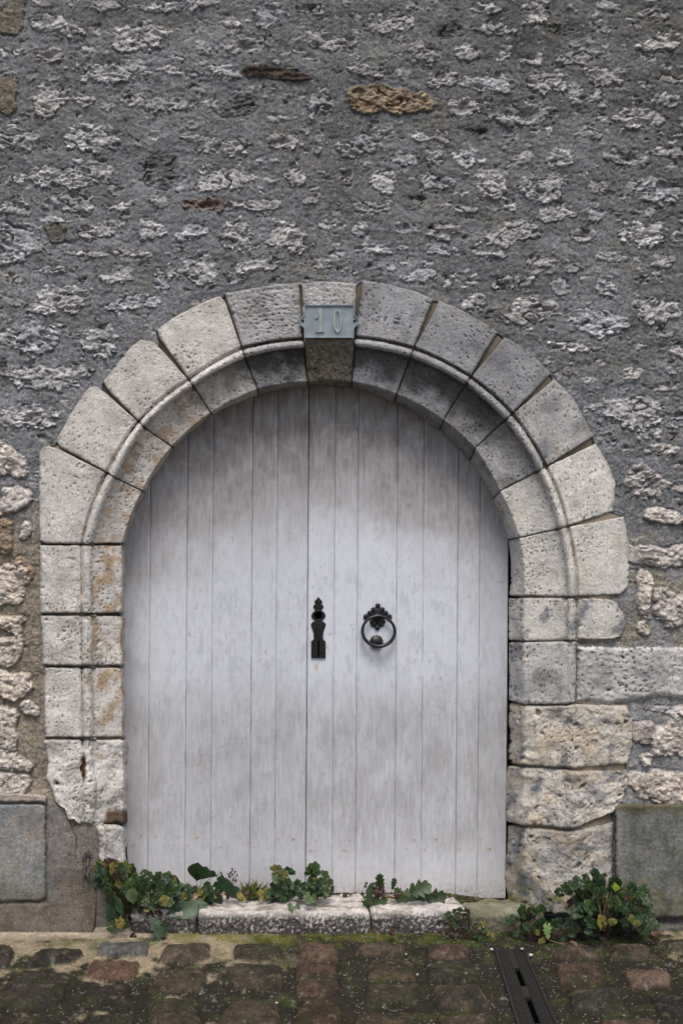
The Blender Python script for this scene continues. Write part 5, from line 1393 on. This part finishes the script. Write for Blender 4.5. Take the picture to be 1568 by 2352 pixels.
plant('lobed_leaf_plant', 'green plant with rounded lobed leaves some yellowing left of the central door seam', 'plant', D2(660, 2066, .10), b7)
def b8(root, lv, st):
    for px, py, L in [(716,2004,.034),(722,2000,.034),(712,2010,.030),(726,2012,.028),(740,2014,.028),(718,2024,.030)]:
        q = D2(px, py, .07); st.stem(root, q, .0011, GRN*.7, .0); lv.lobed(q, updir((px-719)*.04), facing(), L, GRN*rnd.uniform(1.0, 1.7), spread=.75, nl=3, fold=.12)
    lob([(722,2042,28,18),(700,2050,20,12),(748,2052,20,12),(735,2035,22,14)], 26, .032, .044, (-.01, .08), .05, (715, 2066))(root, lv, st)
    lv.lobed(D2(712, 2060, -.03), (-.2, -.5, -.2), (0, -1, .8), .03, LGR, spread=1.1, nl=5)
    for k in range(14): lv.ball(D2(rnd.uniform(700, 735), rnd.uniform(2060, 2072), .0), .003, BRN*.4)
plant('lobed_leaf_plant', 'green plant with rounded lobed leaves rising in front of the central door seam', 'plant', D2(718, 2066, .09), b8)
def b9(root, lv, st):
    S_ = [((880,2046),(-.35,-.1,1),.060,mix(GRN, YEL, .25)),((872,2040),(.0,-.1,1),.052,GRN*.9),((900,2044),(.25,-.1,1),.044,DGR*1.6),((868,2050),(-1,-.2,.25),.046,GRN),((850,2030),(-.15,-.4,-1),.072,LGR*.65),
          ((925,2054),(1,-.1,.35),.105,GRN*1.2),((940,2056),(.9,-.1,.5),.085,DGR*1.5),((905,2062),(1,-.2,-.05),.10,GRN),((890,2066),(-1,-.3,-.2),.10,GRN*1.3),((960,2062),(1,-.2,.1),.10,GRN*.9),
          ((945,2050),(.1,0,1),.034,LGR*.8),((850,2078),(-1,-.3,.15),.05,GRN),((930,2060),(-.6,-.1,.5),.05,LGR*.7)]
    for (px, py), d, L, c in S_:
        q = D2(px, py, rnd.uniform(-.0, .07)); lv.leaf(q, d, (rnd.uniform(-.3, .3), -1, .5), L, 'tooth', c*rnd.uniform(.8, 1.2), .15, rnd.uniform(.1, .4))
        st.stem(root, q, .0012, BRN*1.2, .0)
    for k in range(60):
        lv.leaf(D2(rnd.gauss(862, 10), rnd.uniform(2028, 2076), rnd.uniform(.0, .06)), updir(rnd.uniform(-1.5, 1.5)), facing(), rnd.uniform(.010, .018), 'ovate', BRN*rnd.uniform(.35, 1.0), .4, .6)
    for k in range(26): lv.leaf(D2(rnd.uniform(880, 1030), rnd.uniform(2052, 2064), rnd.uniform(.02, .08)), (rnd.uniform(-1, 1), -.3, .2), facing(), rnd.uniform(.014, .03), 'lance', pickcol(.05, .7), .3, .4)
plant('toothed_leaf_weed', 'sprawling weed with jagged toothed leaves at the foot of the right door leaf', 'plant', D2(885, 2062, .07), b9)
def g3(px, py, z): return np.array(G(px, py, z))
def b10(root, lv, st):
    for px, py, y in scatter([(1045,2112,12,14),(1070,2108,14,16),(1075,2130,18,16),(1055,2140,14,10),(1108,2146,14,10),(1090,2152,18,8),(1100,2128,8,8)], 34, -.10, -.06):
        q = D2(px, py, y); st.stem(root, q, .0008, BRN*.8, .1); lv.compound(q, updir(math.atan2(px-1065, 2145-py)+rnd.uniform(-.6, .6)), facing(), rnd.uniform(.022, .034), pickcol(.16, .05, (GRN*1.2, GRN, LGR*.8)), st, pairs=1)
    for k in range(20): lv.leaf(D2(rnd.uniform(1010, 1060), rnd.uniform(2135, 2158), -.09), updir(rnd.uniform(-1.5, 1.5)), facing(), .016, 'ovate', BRN*rnd.uniform(.3, .9), .4, .6)
plant('small_weed', 'small green weed growing at the sill foot left of the drain', 'plant', g3(1062, 2156, .0), b10)
def b11(root, lv, st):
    for px, py, y in scatter([(1200,2118,22,14),(1222,2105,24,10),(1195,2138,20,10),(1235,2140,26,14),(1290,2135,30,14),(1258,2150,20,10),(1310,2118,20,10)], 90, -.12, -.06):
        q = D2(px, py, y); st.stem(root, q, .0008, BRN*.8, .05); lv.compound(q, updir(math.atan2(px-1245, 2150-py)+rnd.uniform(-.6, .6)), facing(), rnd.choice([.020, .028, .036]), pickcol(.07, .03, (GRN, GRN*1.3, DGR*1.2)), st)
    lv.leaf(D2(1258, 2158, -.125), (-.12, -.1, 1), (0, -1, .5), .060, 'tooth', np.array([.22, .32, .10]), .1, .2)
    for px, py in [(1238,2148),(1252,2164),(1247,2168)]: lv.leaf(D2(px, py, -.12), updir(rnd.uniform(-1, 1)), facing(), .022, 'round', mix(LGR, YEL, .5), .1, .2)
    st.tube([D2(1262,2160,-.12), D2(1290,2168,-.125), D2(1320,2178,-.13)], .0012, TAN); lv.leaf(D2(1285, 2165, -.12), (1, -.1, -.25), facing(), .06, 'blade', BRN*1.2, .3, .2)
    for k in range(26): lv.leaf(D2(rnd.uniform(1195, 1330), rnd.uniform(2150, 2172), -.10), updir(rnd.uniform(-1.6, 1.6)), facing(), .016, 'ovate', BRN*rnd.uniform(.3, 1.1), .4, .6)
plant('low_weed', 'low spreading green weed at the foot of the right jamb beside the drain top', 'plant', g3(1245, 2165, .0), b11)
def b12(root, lv, st):
    for px, py, y in scatter([(1320,2048,26,14),(1368,2042,26,22),(1395,2068,40,28),(1430,2072,34,22),(1410,2095,40,30),(1450,2085,24,30),(1375,2120,26,26),(1345,2085,14,20),(1455,2110,22,20)], 150, -.17, -.07):
        q = D2(px, py, y); st.stem(root, q, .0010, (LGR if rnd.random() < .3 else BRN)*.8, .12)
        lv.compound(q, updir(math.atan2(px-1390, 2140-py)+rnd.uniform(-.7, .7)), facing(), rnd.choice([.024, .032, .040, .054]), pickcol(.05, .02, (GRN*.9, GRN*1.2, DGR*1.2)), st)
    for px, py in [(1406,2042),(1412,2048)]: lv.leaf(D2(px, py, -.175), updir(.2), facing(), .024, 'round', np.array([.25, .32, .03]), .1, .2)
    for px, py in [(1405,2108),(1460,2112),(1448,2100)]: lv.lobed(D2(px, py, -.18), updir(3.1), facing(), .026, mix(LGR, YEL, .6))
    for k in range(10):
        x = rnd.uniform(1375, 1400); st.tube([D2(x+rnd.uniform(-10, 10), 2140, -.1), D2(x+rnd.uniform(-8, 8), 2095, -.16), D2(x+rnd.uniform(-16, 16), 2050, -.15)], .0012, TAN*.8)
    for k in range(70): lv.leaf(D2(rnd.uniform(1335, 1475), rnd.uniform(2110, 2165), rnd.uniform(-.10, -.04)), updir(rnd.uniform(-3, 3)), facing(), rnd.uniform(.018, .034), 'ovate', BRN*rnd.uniform(.15, .6), .4, .6)
plant('weed_clump', 'large bushy green weed clump against the mossy plinth block right of the door', 'plant', g3(1390, 2150, .0), b12)
for (px, py, sz, lb) in [(375,2158,.022,'curled brown dead leaf on the sand below the left end of the sill'),(905,2150,.030,'flat brown dead leaf at the sill foot in front of the right door leaf'),(1325,2176,.026,'curled pale brown dead leaf lying right of the low weed by the drain'),(1498,2150,.030,'brown dead leaf on the ground at the foot of the right plinth block')]:
    lv = Leaves(); q = g3(px, py, .016)
    for k in range(2): lv.leaf(q, (rnd.uniform(-1, 1), rnd.uniform(-.5, .5), .15), (0, -.3, 1), sz, 'ovate', BRN*rnd.uniform(.8, 1.8), .5, -.5)
    o = mesh('dead_leaf', np.array(lv.V), lv.F, M_leaf, None, np.array(lv.C), loc=tuple(q)); tag(o, lb, 'leaf', 'dead leaves on the ground')
# thin moss and seedlings along the left leaf foot
def b13(root, lv, st):
    for k in range(16):
        q = D2(rnd.uniform(775, 812), rnd.uniform(2058, 2066), rnd.uniform(.10, .13)); a = rnd.uniform(-.6, .6)
        st.stem(q, q+np.array([math.sin(a), -.2, 1])*rnd.uniform(.008, .02), .0006, BRN*.8, 0)
        if k % 3 == 0: lv.leaf(q, updir(a), facing(), .014, 'ovate', LGR*.7, .3, .4)
plant('seedling', 'thin brown seedlings at the door foot just right of the central seam', 'plant', D2(795, 2064, .12), b13)
